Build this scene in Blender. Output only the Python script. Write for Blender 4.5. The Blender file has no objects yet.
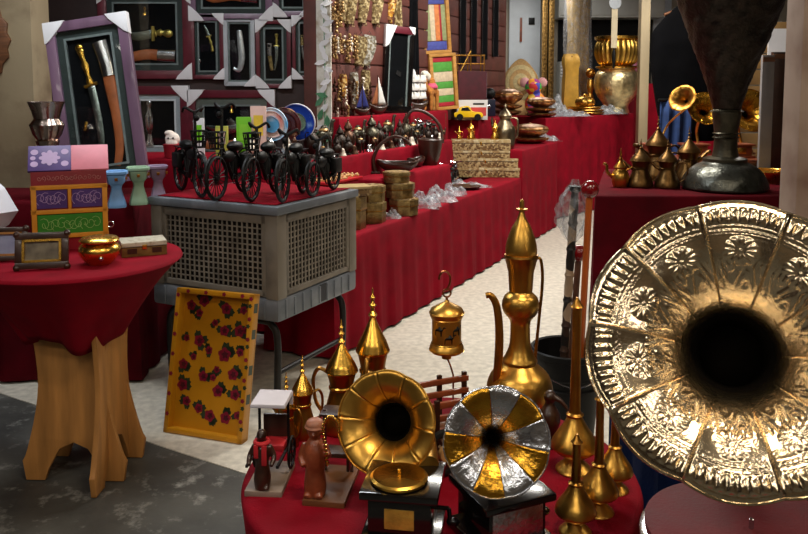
import bpy, bmesh, math, random
from mathutils import Vector, Matrix
R = math.radians
PI = math.pi
random.seed(7)
sc = bpy.context.scene
C = sc.collection

# ------------------------------------------------------------------ camera
F_PX, HORIZON, PITCH, CAM_Z = 800.0, 85.0, R(5), 1.5
PPY = HORIZON + F_PX * math.tan(PITCH)            # row of the optical axis
cam_d = bpy.data.cameras.new('camera')
cam = bpy.data.objects.new('camera', cam_d)
C.objects.link(cam)
cam.location = (0, 0, CAM_Z)
cam.rotation_euler = (PI / 2 - PITCH, 0, 0)
cam_d.sensor_fit = 'HORIZONTAL'
cam_d.sensor_width = 36
cam_d.lens = 36 * F_PX / 808
cam_d.shift_y = -(267 - PPY) / 808
cam_d.clip_start = 0.02
sc.camera = cam

# ------------------------------------------------------------------ world and exposure
w = bpy.data.worlds.new('world'); sc.world = w; w.use_nodes = True
w.node_tree.nodes['Background'].inputs[0].default_value = (0.5, 0.52, 0.56, 1)
w.node_tree.nodes['Background'].inputs[1].default_value = 0.06
vs = sc.view_settings
vs.view_transform = 'Standard'; vs.look = 'None'; vs.gamma = 1; vs.use_curve_mapping = False
vs.exposure = 0.0

# ceiling lamps: (x, y, size x, size y, watts, colour)
LAMPS = [
    (0.9, 5.6, 1.5, 0.35, 115, (1.0, 0.95, 0.86)),
    (3.2, 8.3, 1.5, 0.35, 80, (1.0, 0.96, 0.9)),
    (1.7, 11.3, 1.2, 0.35, 34, (1.0, 0.97, 0.92)),
    (-1.3, 3.6, 1.5, 0.30, 40, (0.93, 0.97, 1.0)),
    (0.55, 1.0, 0.9, 0.22, 30, (1.0, 0.84, 0.62)),
    (2.6, 1.6, 1.2, 0.30, 14, (1.0, 0.86, 0.66)),
    (-1.6, 0.4, 1.2, 0.30, 16, (1.0, 0.93, 0.85)),
    (-0.2, -1.6, 2.0, 0.4, 26, (1.0, 0.92, 0.8)),  # this and the next two: unseen, added behind the camera to brighten brass reflections
    (-2.8, -0.8, 1.5, 0.4, 14, (1.0, 0.92, 0.8)),
    (2.6, -1.2, 1.5, 0.4, 24, (1.0, 0.92, 0.8)),
    (2.9, 6.9, 1.2, 0.30, 8, (1.0, 0.9, 0.76)),
]
CEIL = 3.25

# ------------------------------------------------------------------ pixel helpers (directions only)
def ray(px, py):
    xc = (px - 404) / F_PX; yc = (PPY - py) / F_PX
    cp, sp = math.cos(PITCH), math.sin(PITCH)
    return Vector((xc, cp + yc * sp, -sp + yc * cp))
CAMV = Vector((0, 0, CAM_Z))
def at(px, py, Y):
    d = ray(px, py); return CAMV + d * (Y / d.y)
def onz(px, py, z):
    d = ray(px, py); return CAMV + d * ((z - CAM_Z) / d.z)
def onplane(px, py, P0, N):
    d = ray(px, py); return CAMV + d * ((Vector(P0) - CAMV).dot(N) / d.dot(N))
def span(px, Y):                                   # pixels to metres at depth Y
    return px * Y / F_PX

# ------------------------------------------------------------------ materials
def lin(c):
    return tuple(((x / 255) / 12.92 if x / 255 <= 0.04045 else ((x / 255 + 0.055) / 1.055) ** 2.4) for x in c)
MATS = {}
def mat(name, col, rough=0.5, metal=0.0, var=0.12, scale=18, bump=0.0, bscale=60, col2=None, spec=0.5,
        sheen=0.0, coat=0.0, contrast=(0.3, 0.7), stretch=(1, 1, 1), rvar=0.08):
    if name in MATS: return MATS[name]
    m = bpy.data.materials.new(name); m.use_nodes = True
    nt = m.node_tree; N = nt.nodes; L = nt.links
    b = N['Principled BSDF']
    tc = N.new('ShaderNodeTexCoord'); mp = N.new('ShaderNodeMapping'); mp.inputs['Scale'].default_value = stretch
    L.new(tc.outputs['Object'], mp.inputs[0])
    no = N.new('ShaderNodeTexNoise'); no.inputs['Scale'].default_value = scale; no.inputs['Detail'].default_value = 5
    L.new(mp.outputs[0], no.inputs['Vector'])
    cr = N.new('ShaderNodeValToRGB')
    c1 = lin(col)
    if col2 is None:
        a = tuple(max(0, x * (1 - var)) for x in c1); z = tuple(min(1, x * (1 + var)) for x in c1)
    else:
        a, z = c1, lin(col2)
    cr.color_ramp.elements[0].color = (*a, 1); cr.color_ramp.elements[1].color = (*z, 1)
    cr.color_ramp.elements[0].position, cr.color_ramp.elements[1].position = contrast
    L.new(no.outputs[0], cr.inputs[0]); L.new(cr.outputs[0], b.inputs['Base Color'])
    mr = N.new('ShaderNodeMapRange'); mr.inputs[3].default_value = max(0.02, rough - rvar); mr.inputs[4].default_value = min(1, rough + rvar)
    L.new(no.outputs[0], mr.inputs[0]); L.new(mr.outputs[0], b.inputs['Roughness'])
    b.inputs['Metallic'].default_value = metal
    b.inputs['Specular IOR Level'].default_value = spec
    b.inputs['Sheen Weight'].default_value = sheen
    b.inputs['Coat Weight'].default_value = coat
    if bump:
        n2 = N.new('ShaderNodeTexNoise'); n2.inputs['Scale'].default_value = bscale; n2.inputs['Detail'].default_value = 4
        L.new(mp.outputs[0], n2.inputs['Vector'])
        bp = N.new('ShaderNodeBump'); bp.inputs['Strength'].default_value = bump; bp.inputs['Distance'].default_value = 0.01
        L.new(n2.outputs[0], bp.inputs['Height']); L.new(bp.outputs[0], b.inputs['Normal'])
    MATS[name] = m
    return m
def pattern_mat(name, cols, scale, rough=0.5, metal=0.0, feature='F1', rnd=1.0, bump=0.0):
    """flat print: voronoi cells in several colours"""
    if name in MATS: return MATS[name]
    m = bpy.data.materials.new(name); m.use_nodes = True
    nt = m.node_tree; N = nt.nodes; L = nt.links; b = N['Principled BSDF']
    tc = N.new('ShaderNodeTexCoord'); v = N.new('ShaderNodeTexVoronoi'); v.inputs['Scale'].default_value = scale
    v.inputs['Randomness'].default_value = rnd
    L.new(tc.outputs['Object'], v.inputs['Vector'])
    s = N.new('ShaderNodeSeparateColor'); L.new(v.outputs['Color'], s.inputs[0])
    cr = N.new('ShaderNodeValToRGB'); cr.color_ramp.interpolation = 'CONSTANT'
    e = cr.color_ramp.elements
    while len(e) < len(cols): e.new(0.5)
    for i, c in enumerate(cols):
        e[i].position = i / len(cols); e[i].color = (*lin(c), 1)
    L.new(s.outputs[0], cr.inputs[0]); L.new(cr.outputs[0], b.inputs['Base Color'])
    b.inputs['Roughness'].default_value = rough; b.inputs['Metallic'].default_value = metal
    if bump:
        bp = N.new('ShaderNodeBump'); bp.inputs['Strength'].default_value = bump; bp.inputs['Distance'].default_value = 0.004
        L.new(v.outputs['Distance'], bp.inputs['Height']); L.new(bp.outputs[0], b.inputs['Normal'])
    MATS[name] = m
    return m
def glass_mat(name, tint, gloss=0.12, rough=0.03):
    if name in MATS: return MATS[name]
    m = bpy.data.materials.new(name); m.use_nodes = True
    nt = m.node_tree; N = nt.nodes; L = nt.links
    N.remove(N['Principled BSDF'])
    t = N.new('ShaderNodeBsdfTransparent'); t.inputs[0].default_value = (*tint, 1)
    g = N.new('ShaderNodeBsdfGlossy') if name != 'plastic_film' else N.new('ShaderNodeBsdfPrincipled')
    g.inputs['Roughness'].default_value = rough if name != 'plastic_film' else 0.22; g.inputs[0].default_value = (0.9, 0.92, 0.95, 1) if name != 'plastic_film' else (0.55, 0.56, 0.58, 1)
    mx = N.new('ShaderNodeMixShader'); mx.inputs[0].default_value = gloss
    if name == 'plastic_film':
        no = N.new('ShaderNodeTexNoise'); no.inputs['Scale'].default_value = 30
        cr = N.new('ShaderNodeMapRange'); cr.inputs[1].default_value = 0.35; cr.inputs[2].default_value = 0.7
        cr.inputs[3].default_value = 0.06; cr.inputs[4].default_value = 0.42
        tc = N.new('ShaderNodeTexCoord'); L.new(tc.outputs['Object'], no.inputs['Vector'])
        L.new(no.outputs[0], cr.inputs[0]); L.new(cr.outputs[0], mx.inputs[0])
    L.new(t.outputs[0], mx.inputs[1]); L.new(g.outputs[0], mx.inputs[2])
    L.new(mx.outputs[0], N['Material Output'].inputs[0])
    MATS[name] = m
    return m
def emit_mat(name, col, s):
    m = bpy.data.materials.new(name); m.use_nodes = True
    b = m.node_tree.nodes['Principled BSDF']
    b.inputs['Base Color'].default_value = (0.9, 0.9, 0.9, 1)
    b.inputs['Emission Color'].default_value = (*col, 1); b.inputs['Emission Strength'].default_value = s
    return m

BRASS = mat('brass', (206, 158, 74), 0.34, 1, 0.25, 9, 0.05, 90)
BRASS_DK = mat('aged_brass', (170, 122, 54), 0.32, 1, 0.35, 14, 0.08, 70)
BRASS_BR = mat('polished_gold', (226, 176, 78), 0.27, 1, 0.18, 9, 0.04, 120)
COPPER = mat('copper', (176, 108, 66), 0.28, 1, 0.3, 12)
SILVER = mat('silver', (196, 196, 200), 0.22, 1, 0.25, 12, 0.05, 60)
HAMMER_SILVER = mat('embossed_silver', (200, 202, 208), 0.25, 1, 0.2, 30, 0.25, 90)
HAMMER_GOLD = mat('embossed_gold', (206, 152, 52), 0.25, 1, 0.2, 30, 0.22, 90)
BRONZE = mat('dark_bronze', (66, 62, 50), 0.34, 0.75, 0.5, 16, 0.25, 90)
RED = mat('red_cloth', (124, 4, 25), 0.85, 0, 0.22, 7, 0.2, 260, spec=0.12)
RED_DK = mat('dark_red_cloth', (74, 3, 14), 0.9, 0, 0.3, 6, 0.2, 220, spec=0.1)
MAROON = mat('maroon_lacquer', (92, 26, 40), 0.38, 0, 0.25, 12, coat=0.2)
MAUVE = mat('mauve_lacquer', (110, 84, 106), 0.34, 0, 0.3, 12, coat=0.25, stretch=(1, 1, 0.2))
BLACK = mat('black_metal', (9, 9, 9), 0.5, 0.0, 0.4, 20, spec=0.25)
BLACK_LAC = mat('black_lacquer', (14, 12, 12), 0.16, 0, 0.4, 10, coat=0.4)
MATBOARD = mat('dark_mat_board', (38, 48, 46), 0.7, 0, 0.2, 20)
SLIP = mat('grey_slip', (120, 128, 128), 0.5, 0.2, 0.2, 30)
BACKING = mat('black_velvet', (10, 11, 14), 0.95, 0, 0.3, 10, spec=0.1)
WHITE = mat('white_card', (222, 222, 226), 0.7, 0, 0.06, 8)
GREYW = mat('grey_white_frame', (170, 176, 182), 0.5, 0, 0.1, 12)
LEATHER = mat('tan_leather', (164, 88, 46), 0.5, 0, 0.25, 16, 0.2, 60)
STEEL = mat('blade_steel', (170, 182, 180), 0.22, 1, 0.2, 20)
WOOD = mat('brown_wood', (104, 64, 36), 0.45, 0, 0.4, 10, 0.1, 40, stretch=(1, 1, 6))
WOOD_DK = mat('dark_wood', (52, 28, 18), 0.36, 0, 0.4, 12, 0.1, 40, coat=0.2)
WOOD_RED = mat('red_brown_wood', (128, 62, 34), 0.4, 0, 0.35, 22, 0.25, 60, coat=0.15)
PLY = mat('plywood', (176, 122, 62), 0.55, 0, 0.3, 5, 0.06, 30, stretch=(5, 5, 0.6), contrast=(0.25, 0.75))
PLY_EDGE = mat('plywood_edge', (196, 152, 96), 0.7, 0, 0.25, 30)
INLAY = pattern_mat('inlaid_wood', [(186, 168, 128), (166, 142, 98), (198, 184, 148), (146, 118, 78), (176, 152, 110)], 42, 0.35)
INLAY_D = pattern_mat('inlaid_side', [(150, 126, 86), (112, 84, 50), (176, 152, 108), (90, 64, 38)], 60, 0.4)
EMBOSS = mat('embossed_brass_sheet', (138, 116, 72), 0.4, 0.85, 0.4, 40, 0.5, 120)
PLASTIC = glass_mat('plastic_film', (0.93, 0.95, 0.97))
GLASS = glass_mat('pane_glass', (0.97, 0.99, 0.99), 0.035)

# ------------------------------------------------------------------ mesh builder
def spl(pts, n=4):
    """Catmull-Rom through points of any dimension"""
    out = []
    P = [Vector(p) for p in pts]
    for i in range(len(P) - 1):
        a = P[max(i - 1, 0)]; b = P[i]; c = P[i + 1]; d = P[min(i + 2, len(P) - 1)]
        for k in range(n):
            t = k / n
            out.append(0.5 * ((2 * b) + (c - a) * t + (2 * a - 5 * b + 4 * c - d) * t * t + (3 * b - a - 3 * c + d) * t ** 3))
    out.append(P[-1])
    return out

class MB:
    def __init__(s): s.V = []; s.F = []; s.M = Matrix()
    def add(s, V, Fc):
        o = len(s.V); s.V += [tuple(s.M @ Vector(v)) for v in V]; s.F += [tuple(i + o for i in f) for f in Fc]; return s
    def box(s, c, d, rot=None):
        x, y, z = (k / 2 for k in d)
        V = [Vector((sx * x, sy * y, sz * z)) for sz in (-1, 1) for sy in (-1, 1) for sx in (-1, 1)]
        if rot is not None: V = [rot @ v for v in V]
        V = [v + Vector(c) for v in V]
        return s.add(V, [(0, 2, 3, 1), (4, 5, 7, 6), (0, 1, 5, 4), (2, 6, 7, 3), (0, 4, 6, 2), (1, 3, 7, 5)])
    def bar(s, a, b, wd, th=None):
        """square bar between two points"""
        a, b = Vector(a), Vector(b); d = b - a
        q = d.to_track_quat('Z', 'Y').to_matrix()
        return s.box((a + b) / 2, (wd, th or wd, d.length), q)
    def lathe(s, prof, n=28, c=(0, 0, 0), f=None, cap=True, sq=0.0):
        V = []; Fc = []
        for (r, z) in prof:
            for i in range(n):
                a = 2 * PI * i / n
                k = r if f is None else f(r, z, a)
                if sq:
                    e = 1 / max(abs(math.cos(a)), abs(math.sin(a))); k *= 1 + (e - 1) * sq
                V.append((c[0] + k * math.cos(a), c[1] + k * math.sin(a), c[2] + z))
        m = len(prof)
        for j in range(m - 1):
            for i in range(n):
                Fc.append((j * n + i, j * n + (i + 1) % n, (j + 1) * n + (i + 1) % n, (j + 1) * n + i))
        if cap:
            if prof[0][0] > 1e-5: Fc.append(tuple(range(n - 1, -1, -1)))
            if prof[-1][0] > 1e-5: Fc.append(tuple((m - 1) * n + i for i in range(n)))
        return s.add(V, Fc)
    def tube(s, pts, r, n=8, closed=False, flat=1.0, upv=None):
        P = [Vector(p) for p in pts]; m = len(P)
        rr = r if isinstance(r, (list, tuple)) else [r] * m
        if len(rr) != m: rr = [rr[0] + (rr[-1] - rr[0]) * i / (m - 1) for i in range(m)]
        V = []; Fc = []
        up = Vector(upv) if upv else None
        for i in range(m):
            if closed: t = P[(i + 1) % m] - P[i - 1]
            else: t = P[min(i + 1, m - 1)] - P[max(i - 1, 0)]
            t.normalize()
            if up is None:
                up = Vector((0, 0, 1)) if abs(t.z) < 0.9 else Vector((0, 1, 0))
            sd = t.cross(up); sd.normalize(); up = sd.cross(t)
            for k in range(n):
                a = 2 * PI * k / n
                V.append(P[i] + (sd * math.cos(a) + up * math.sin(a) * flat) * rr[i])
        for i in range(m - (0 if closed else 1)):
            j = (i + 1) % m
            for k in range(n):
                Fc.append((i * n + k, i * n + (k + 1) % n, j * n + (k + 1) % n, j * n + k))
        if not closed:
            Fc.append(tuple(range(n - 1, -1, -1))); Fc.append(tuple((m - 1) * n + k for k in range(n)))
        return s.add(V, Fc)
    def ring(s, c, r, t, n=24, k=6, rot=None, axis='Z'):
        q = rot or Matrix.Identity(3)
        pts = []
        for i in range(n):
            a = 2 * PI * i / n
            v = Vector((r * math.cos(a), r * math.sin(a), 0)) if axis == 'Z' else Vector((r * math.cos(a), 0, r * math.sin(a)))
            pts.append(Vector(c) + q @ v)
        return s.tube(pts, t, k, True)
    def ball(s, c, r, n=14, rot=None):
        r = r if isinstance(r, (list, tuple)) else (r, r, r)
        prof = [(math.sin(PI * j / (n // 2)), -math.cos(PI * j / (n // 2))) for j in range(n // 2 + 1)]
        V = []; Fc = []
        for (q, z) in prof:
            for i in range(n):
                v = Vector((q * math.cos(2 * PI * i / n) * r[0], q * math.sin(2 * PI * i / n) * r[1], z * r[2]))
                if rot is not None: v = rot @ v
                V.append(v + Vector(c))
        for j in range(len(prof) - 1):
            for i in range(n):
                Fc.append((j * n + i, j * n + (i + 1) % n, (j + 1) * n + (i + 1) % n, (j + 1) * n + i))
        return s.add(V, Fc)
    def prism(s, poly, y0, y1):
        """outline in the x-z plane pushed from y0 to y1"""
        n = len(poly)
        V = [(p[0], y0, p[1]) for p in poly] + [(p[0], y1, p[1]) for p in poly]
        Fc = [tuple(range(n)), tuple(range(2 * n - 1, n - 1, -1))] + [(i, n + i, n + (i + 1) % n, (i + 1) % n) for i in range(n)]
        return s.add(V, Fc)
    def slab(s, poly, z0, z1):
        """outline in the x-y plane pushed from z0 to z1"""
        n = len(poly)
        V = [(p[0], p[1], z0) for p in poly] + [(p[0], p[1], z1) for p in poly]
        Fc = [tuple(range(n - 1, -1, -1)), tuple(range(n, 2 * n))] + [(i, (i + 1) % n, n + (i + 1) % n, n + i) for i in range(n)]
        return s.add(V, Fc)
    def grid(s, fn, nu, nv):
        V = [fn(i / nu, j / nv) for j in range(nv + 1) for i in range(nu + 1)]
        Fc = [(j * (nu + 1) + i, j * (nu + 1) + i + 1, (j + 1) * (nu + 1) + i + 1, (j + 1) * (nu + 1) + i) for j in range(nv) for i in range(nu)]
        return s.add(V, Fc)
    def mesh(s, name, m, bevel=0, ang=35):
        me = bpy.data.meshes.new(name); me.from_pydata(s.V, [], s.F); me.update()
        bm = bmesh.new(); bm.from_mesh(me)
        bmesh.ops.remove_doubles(bm, verts=bm.verts, dist=1e-5)
        bmesh.ops.recalc_face_normals(bm, faces=bm.faces)
        if bevel:
            ed = [e for e in bm.edges if len(e.link_faces) == 2 and e.calc_face_angle(0) > R(30)]
            bmesh.ops.bevel(bm, geom=ed, offset=bevel, segments=2, profile=0.6, affect='EDGES', clamp_overlap=True)
        bm.to_mesh(me); bm.free()
        me.materials.append(m)
        me.polygons.foreach_set('use_smooth', [True] * len(me.polygons))
        me.set_sharp_from_angle(angle=R(ang))
        return me
    def build(s, name, m, parent=None, bevel=0, loc=None, rot=None, ang=35, solid=0, remesh=0, smooth=0):
        o = bpy.data.objects.new(name, s.mesh(name, m, bevel, ang)); C.objects.link(o)
        if parent is not None: o.parent = parent
        if loc is not None: o.location = loc
        if rot is not None: o.rotation_euler = rot
        if solid:
            md = o.modifiers.new('thickness', 'SOLIDIFY'); md.thickness = solid; md.offset = 0
        if remesh:
            md = o.modifiers.new('join', 'REMESH'); md.mode = 'VOXEL'; md.voxel_size = remesh; md.use_smooth_shade = True
            if smooth:
                md = o.modifiers.new('soften', 'SMOOTH'); md.iterations = smooth; md.factor = 0.5
        return o
def thing(name, label, cat, loc=(0, 0, 0), rz=0, group=None, rot=None):
    o = bpy.data.objects.new(name, None); C.objects.link(o); o.empty_display_size = 0.05
    o.location = loc; o.rotation_euler = rot if rot is not None else (0, 0, rz)
    o['label'] = label; o['category'] = cat
    if group: o['group'] = group
    return o
def tag(o, label, cat, group=None):
    o['label'] = label; o['category'] = cat
    if group: o['group'] = group
    return o
def struct(o):
    o['kind'] = 'structure'; return o
def copy_tree(o, parent=None):
    c = o.copy(); C.objects.link(c); c.parent = parent
    for ch in list(o.children): copy_tree(ch, c)
    return c
def dup(root, loc, rz=0, label=None, group=None, s=None):
    c = copy_tree(root); c.location = loc; c.rotation_euler = (root.rotation_euler[0], root.rotation_euler[1], rz)
    if label: c['label'] = label
    if group: c['group'] = group
    if s: c.scale = (s, s, s)
    return c
# ------------------------------------------------------------------ the place
U = Vector((0.432, 0.902, 0)).normalized(); VN = Vector((-U.y, U.x, 0))   # along the aisle, and away from it to the left
A0 = Vector((-0.068, 4.94, 0))
ARZ = math.atan2(U.y, U.x) - PI / 2          # turn that puts local +y along the aisle
def AL(s, v, z=0): return A0 + U * s + VN * v + Vector((0, 0, z))
WALL1_Y = 5.7
W2_0 = Vector((-0.584, 5.7, 0))

TERRAZZO = mat('light_floor', (196, 190, 176), 0.42, 0, 0.16, 26, 0.05, 90, contrast=(0.35, 0.65))
def floor_mats():
    m = mat('grey_concrete', (84, 84, 80), 0.5, 0, 0.3, 3, 0.18, 14, col2=(52, 52, 50), contrast=(0.35, 0.7))
    nt = m.node_tree; N = nt.nodes; L = nt.links; b = N['Principled BSDF']
    old = b.inputs['Base Color'].links[0].from_socket
    n2 = N.new('ShaderNodeTexNoise'); n2.inputs['Scale'].default_value = 9; n2.inputs['Detail'].default_value = 8; n2.inputs['Roughness'].default_value = 0.7
    tc = [n for n in N if n.type == 'TEX_COORD'][0]; L.new(tc.outputs['Object'], n2.inputs['Vector'])
    cr = N.new('ShaderNodeValToRGB'); cr.color_ramp.elements[0].position = 0.54; cr.color_ramp.elements[1].position = 0.72
    L.new(n2.outputs[0], cr.inputs[0])
    mx = N.new('ShaderNodeMix'); mx.data_type = 'RGBA'
    L.new(cr.outputs[0], mx.inputs[0]); L.new(old, mx.inputs[6]); mx.inputs[7].default_value = (*lin((150, 150, 144)), 1)
    L.new(mx.outputs[2], b.inputs['Base Color'])
    return m
CONCRETE = floor_mats()
# floor: pale terrazzo hall floor, worn concrete slab in front of it
b1 = Vector((-1.08, 3.26, 0)); bd = Vector((0.46, -0.275, 0)).normalized()
q1 = b1 - bd * 3.2; q2 = b1 + bd * 6.2
struct(MB().slab([(q1.x, q1.y), (q2.x, q2.y), (6.5, q2.y), (6.5, 14), (-5, 14), (-5, q1.y)], -0.1, 0).build('floor', TERRAZZO))
struct(MB().slab([(-5, q1.y), (-5, -4), (6.5, -4), (6.5, q2.y), (q2.x, q2.y), (q1.x, q1.y)], -0.1, -0.004).build('floor_front', CONCRETE))
WALLM = mat('beige_plaster', (150, 142, 128), 0.85, 0, 0.15, 3, 0.1, 30)
WALL_DK = mat('dark_boarding', (52, 36, 34), 0.7, 0, 0.3, 5, 0.1, 30)
WALL_RED = mat('red_brown_boarding', (86, 40, 32), 0.7, 0, 0.3, 6, 0.1, 30)
CEILM = mat('ceiling_paint', (120, 112, 100), 0.9, 0, 0.15, 3)
struct(MB().box((0.75, 5, CEIL + 0.05), (11.5, 18, 0.1)).build('ceiling', CEILM))
struct(MB().box((0.75, 13.0, CEIL / 2), (11.5, 0.1, CEIL)).build('wall_back', WALLM))
struct(MB().box((0.75, -4.0, CEIL / 2), (11.5, 0.1, CEIL)).build('wall_behind', mat('cream_wall', (112, 98, 82), 0.8, 0, 0.5, 2)))
struct(MB().box((-5, 4.5, CEIL / 2), (0.1, 17, CEIL)).build('wall_left', WALL_DK))
struct(MB().box((6.5, 4.5, CEIL / 2), (0.1, 17, CEIL)).build('wall_right', WALL_DK))
# display wall behind the framed daggers, and the one that follows the aisle
struct(MB().box((-2.75, WALL1_Y + 0.04, CEIL / 2), (4.33, 0.08, CEIL)).build('wall_frames', WALL_DK))
w2e = W2_0 + U * 4.1
wm = (W2_0 + w2e) / 2 + VN * 0.04
wl = struct(MB().box((0, 0, CEIL / 2), (0.08, 4.1, CEIL)).build('wall_stall', WALL_RED, None, loc=(wm.x, wm.y, 0), rot=(0, 0, ARZ)))
# horizontal boards of the stall wall
for k in range(13):
    MB().box((0.045, -0.02, 1.06 + k * 0.17), (0.014, 4.0, 0.155)).build('board', WALL_RED, wl, bevel=0.004)
def onv(px, v, z):
    q = onplane(px, 100, AL(0, v), VN); q.z = z; return q
def W2(t, z, off=0.0): return W2_0 + U * t - VN * off + Vector((0, 0, z))
def onw2(px, py, off=0.05): return onplane(px, py, W2_0 - VN * off, VN)

# ceiling lamps, including the unseen ones added behind the camera
for (x, y, sx, sy, watt, col) in LAMPS:
    t = thing('ceiling_lamp', 'long fluorescent lamp fixed under the ceiling, out of view', 'lamp', (x, y, CEIL), 0, 'ceiling lamps above the stalls')
    MB().box((0, 0, -0.03), (sx + 0.06, sy + 0.06, 0.06)).build('housing', WHITE, t, bevel=0.006)
    MB().box((0, 0, -0.065), (sx, sy, 0.012)).build('diffuser', emit_mat('lamp_diffuser', col, 4.0), t)
    ld = bpy.data.lights.new('lamp_light', 'AREA'); ld.shape = 'RECTANGLE'; ld.size = sx; ld.size_y = sy
    ld.energy = watt; ld.color = col
    lo = bpy.data.objects.new('lamp_light', ld); C.objects.link(lo); lo.parent = t; lo.location = (0, 0, -0.09)

# ------------------------------------------------------------------ draped tables
def drape(name, label, corners, z, zb=0.015, m=RED, amp=0.012, wave=0.22, cat='table', group=None, seed=0, top=True, ins=0.03):
    rnd = random.Random(seed)
    c0 = sum((Vector((*p, 0)) for p in corners), Vector()) / len(corners)
    t = thing(name, label, cat, (c0.x, c0.y, 0), 0, group)
    pts = [Vector((p[0] - c0.x, p[1] - c0.y)) for p in corners]
    per = []
    for i in range(len(pts)):
        a, b = pts[i], pts[(i + 1) % len(pts)]
        d = b - a; n = max(2, int(d.length / 0.03)); nn = Vector((d.y, -d.x)).normalized()
        for k in range(n): per.append((a + d * (k / n), nn))
    N = len(per)
    # blend the outward normals at the corners
    nor = []
    for i in range(N):
        v = sum((per[(i + j) % N][1] for j in (-2, -1, 0, 1, 2)), Vector((0, 0))); nor.append(v.normalized())
    ph = [0.0]
    for i in range(N): ph.append(ph[-1] + rnd.uniform(0.6, 1.4) * 0.03 / wave * 2 * PI)
    rows = [(0, 0), (0.006, -0.004), (0.011, -0.014)] + [(0.012 + 0.02 * k / 9, -0.014 - (z - zb - 0.014) * k / 9) for k in range(1, 10)]
    V = []; Fc = []
    for j, (o, dz) in enumerate(rows):
        tt = max(0, (j - 2) / 9)
        for i in range(N):
            fold = amp * (tt ** 0.8) * (math.sin(ph[i]) + 0.4 * math.sin(2.3 * ph[i] + 1))
            p = per[i][0] + nor[i] * (o + fold)
            V.append((p.x, p.y, z + dz))
    for j in range(len(rows) - 1):
        for i in range(N):
            Fc.append((j * N + i, j * N + (i + 1) % N, (j + 1) * N + (i + 1) % N, (j + 1) * N + i))
    Fc.append(tuple(range(N)))
    MB().add(V, Fc).build('tablecloth', m, t, ang=60)
    # the trestle under it
    ctr = sum(pts, Vector((0, 0))) / len(pts)
    q = [ctr + (p - ctr) * 0.96 for p in pts]
    MB().slab([tuple(p) for p in q], z - 0.03, z - 0.004).build('table_board', WOOD, t)
    for p in pts:
        l = ctr + (p - ctr) * 0.86
        MB().box((l.x, l.y, (z - 0.03) / 2), (0.04, 0.04, z - 0.03)).build('leg', WOOD, t)
    return t
def alc(s0, s1, v0, v1):
    return [tuple(AL(*p).xy) for p in ((s0, v0), (s1, v0), (s1, v1), (s0, v1))]
ZA, ZT, ZB, ZU = 0.65, 1.03, 0.90, 1.27
drape('stall_table', 'long low red-draped table holding brass boxes and inlaid boxes along the aisle', alc(-0.75, 2.62, 0, 0.40), ZA, seed=1)
drape('stall_tier', 'raised red-draped tier behind the long low table, under the hanging trinkets', alc(-0.55, 2.0, 0.43, 0.60), ZT, seed=2, zb=0.6, amp=0.006)
drape('stall_step', 'narrow red-draped top step along the boarded wall, carrying model boats', alc(0.42, 1.55, 0.635, 0.755), ZU, seed=21, zb=0.9, amp=0.005)
drape('stall_step', 'narrow red-draped top step under the tall painted rack', alc(1.60, 2.40, 0.635, 0.765), ZU, seed=22, zb=0.66, amp=0.004)
ZM = 0.88
drape('stall_tier', 'low red-draped block under the boat-shaped wooden dishes', alc(0.22, 1.38, 0.195, 0.40), ZM, seed=23, zb=ZA + 0.005, amp=0.003)
drape('stall_table', 'taller red-draped table carrying lidded copper bowls, past the inlaid boxes', alc(2.66, 3.90, 0, 0.40), ZB, seed=3)
ZT2 = 1.17
drape('stall_tier', 'raised red-draped tier carrying the maroon box and white carton', alc(2.66, 3.85, 0.43, 0.74), ZT2, seed=4, zb=0.02)
ZC = 1.14
drape('stall_table', 'tall red-draped table under the big hammered gold pots', [(1.54, 8.72), (2.95, 10.3), (2.15, 11.1), (1.24, 9.5)], ZC, seed=5)
drape('stall_table', 'tallest red-draped table at the far end of the hall', [(3.02, 10.4), (4.3, 10.4), (4.3, 11.3), (3.02, 11.3)], 1.52, seed=6)
ZR = 0.87
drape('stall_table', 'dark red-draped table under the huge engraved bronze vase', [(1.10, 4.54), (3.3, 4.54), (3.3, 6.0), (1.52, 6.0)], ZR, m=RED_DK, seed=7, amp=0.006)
ZS = 0.92
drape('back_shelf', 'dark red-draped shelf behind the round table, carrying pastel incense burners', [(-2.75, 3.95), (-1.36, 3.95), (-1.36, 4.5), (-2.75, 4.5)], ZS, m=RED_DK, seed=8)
ZS2 = 1.06
drape('back_shelf', 'red-draped upper shelf in front of the framed pictures', [(-2.75, 4.75), (-0.62, 4.75), (-0.62, 5.25), (-2.75, 5.25)], ZS2, seed=9, zb=0.02)

def round_drape(t, r, z, drop, r2, m, seed=0, folds=9, amp=0.02, name='tablecloth'):
    rnd = random.Random(seed); N = 144
    p1, p2 = rnd.uniform(0, 6), rnd.uniform(0, 6)
    rows = [(r * k / 8, z) for k in range(0, 8)] + [(r - 0.012, z), (r - 0.004, z - 0.003), (r, z - 0.012)]
    K = 12
    rows += [(r + (r2 - r) * (k / K) ** 0.9, z - 0.012 - drop * k / K) for k in range(1, K + 1)]
    V = []; Fc = []
    for j, (q, zz) in enumerate(rows):
        tt = max(0, (j - 10) / K)
        for i in range(N):
            a = 2 * PI * i / N
            w_ = amp * tt * (math.sin(folds * a + p1) + 0.5 * math.sin(folds * 1.7 * a + p2))
            hem = 0.03 * tt * math.sin(3 * a + p2)
            V.append(((q + w_) * math.cos(a), (q + w_) * math.sin(a), zz - hem))
    for j in range(len(rows) - 1):
        for i in range(N):
            Fc.append((j * N + i, j * N + (i + 1) % N, (j + 1) * N + (i + 1) % N, (j + 1) * N + i))
    return MB().add(V, Fc).build(name, m, t, ang=60, solid=0.002)

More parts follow.
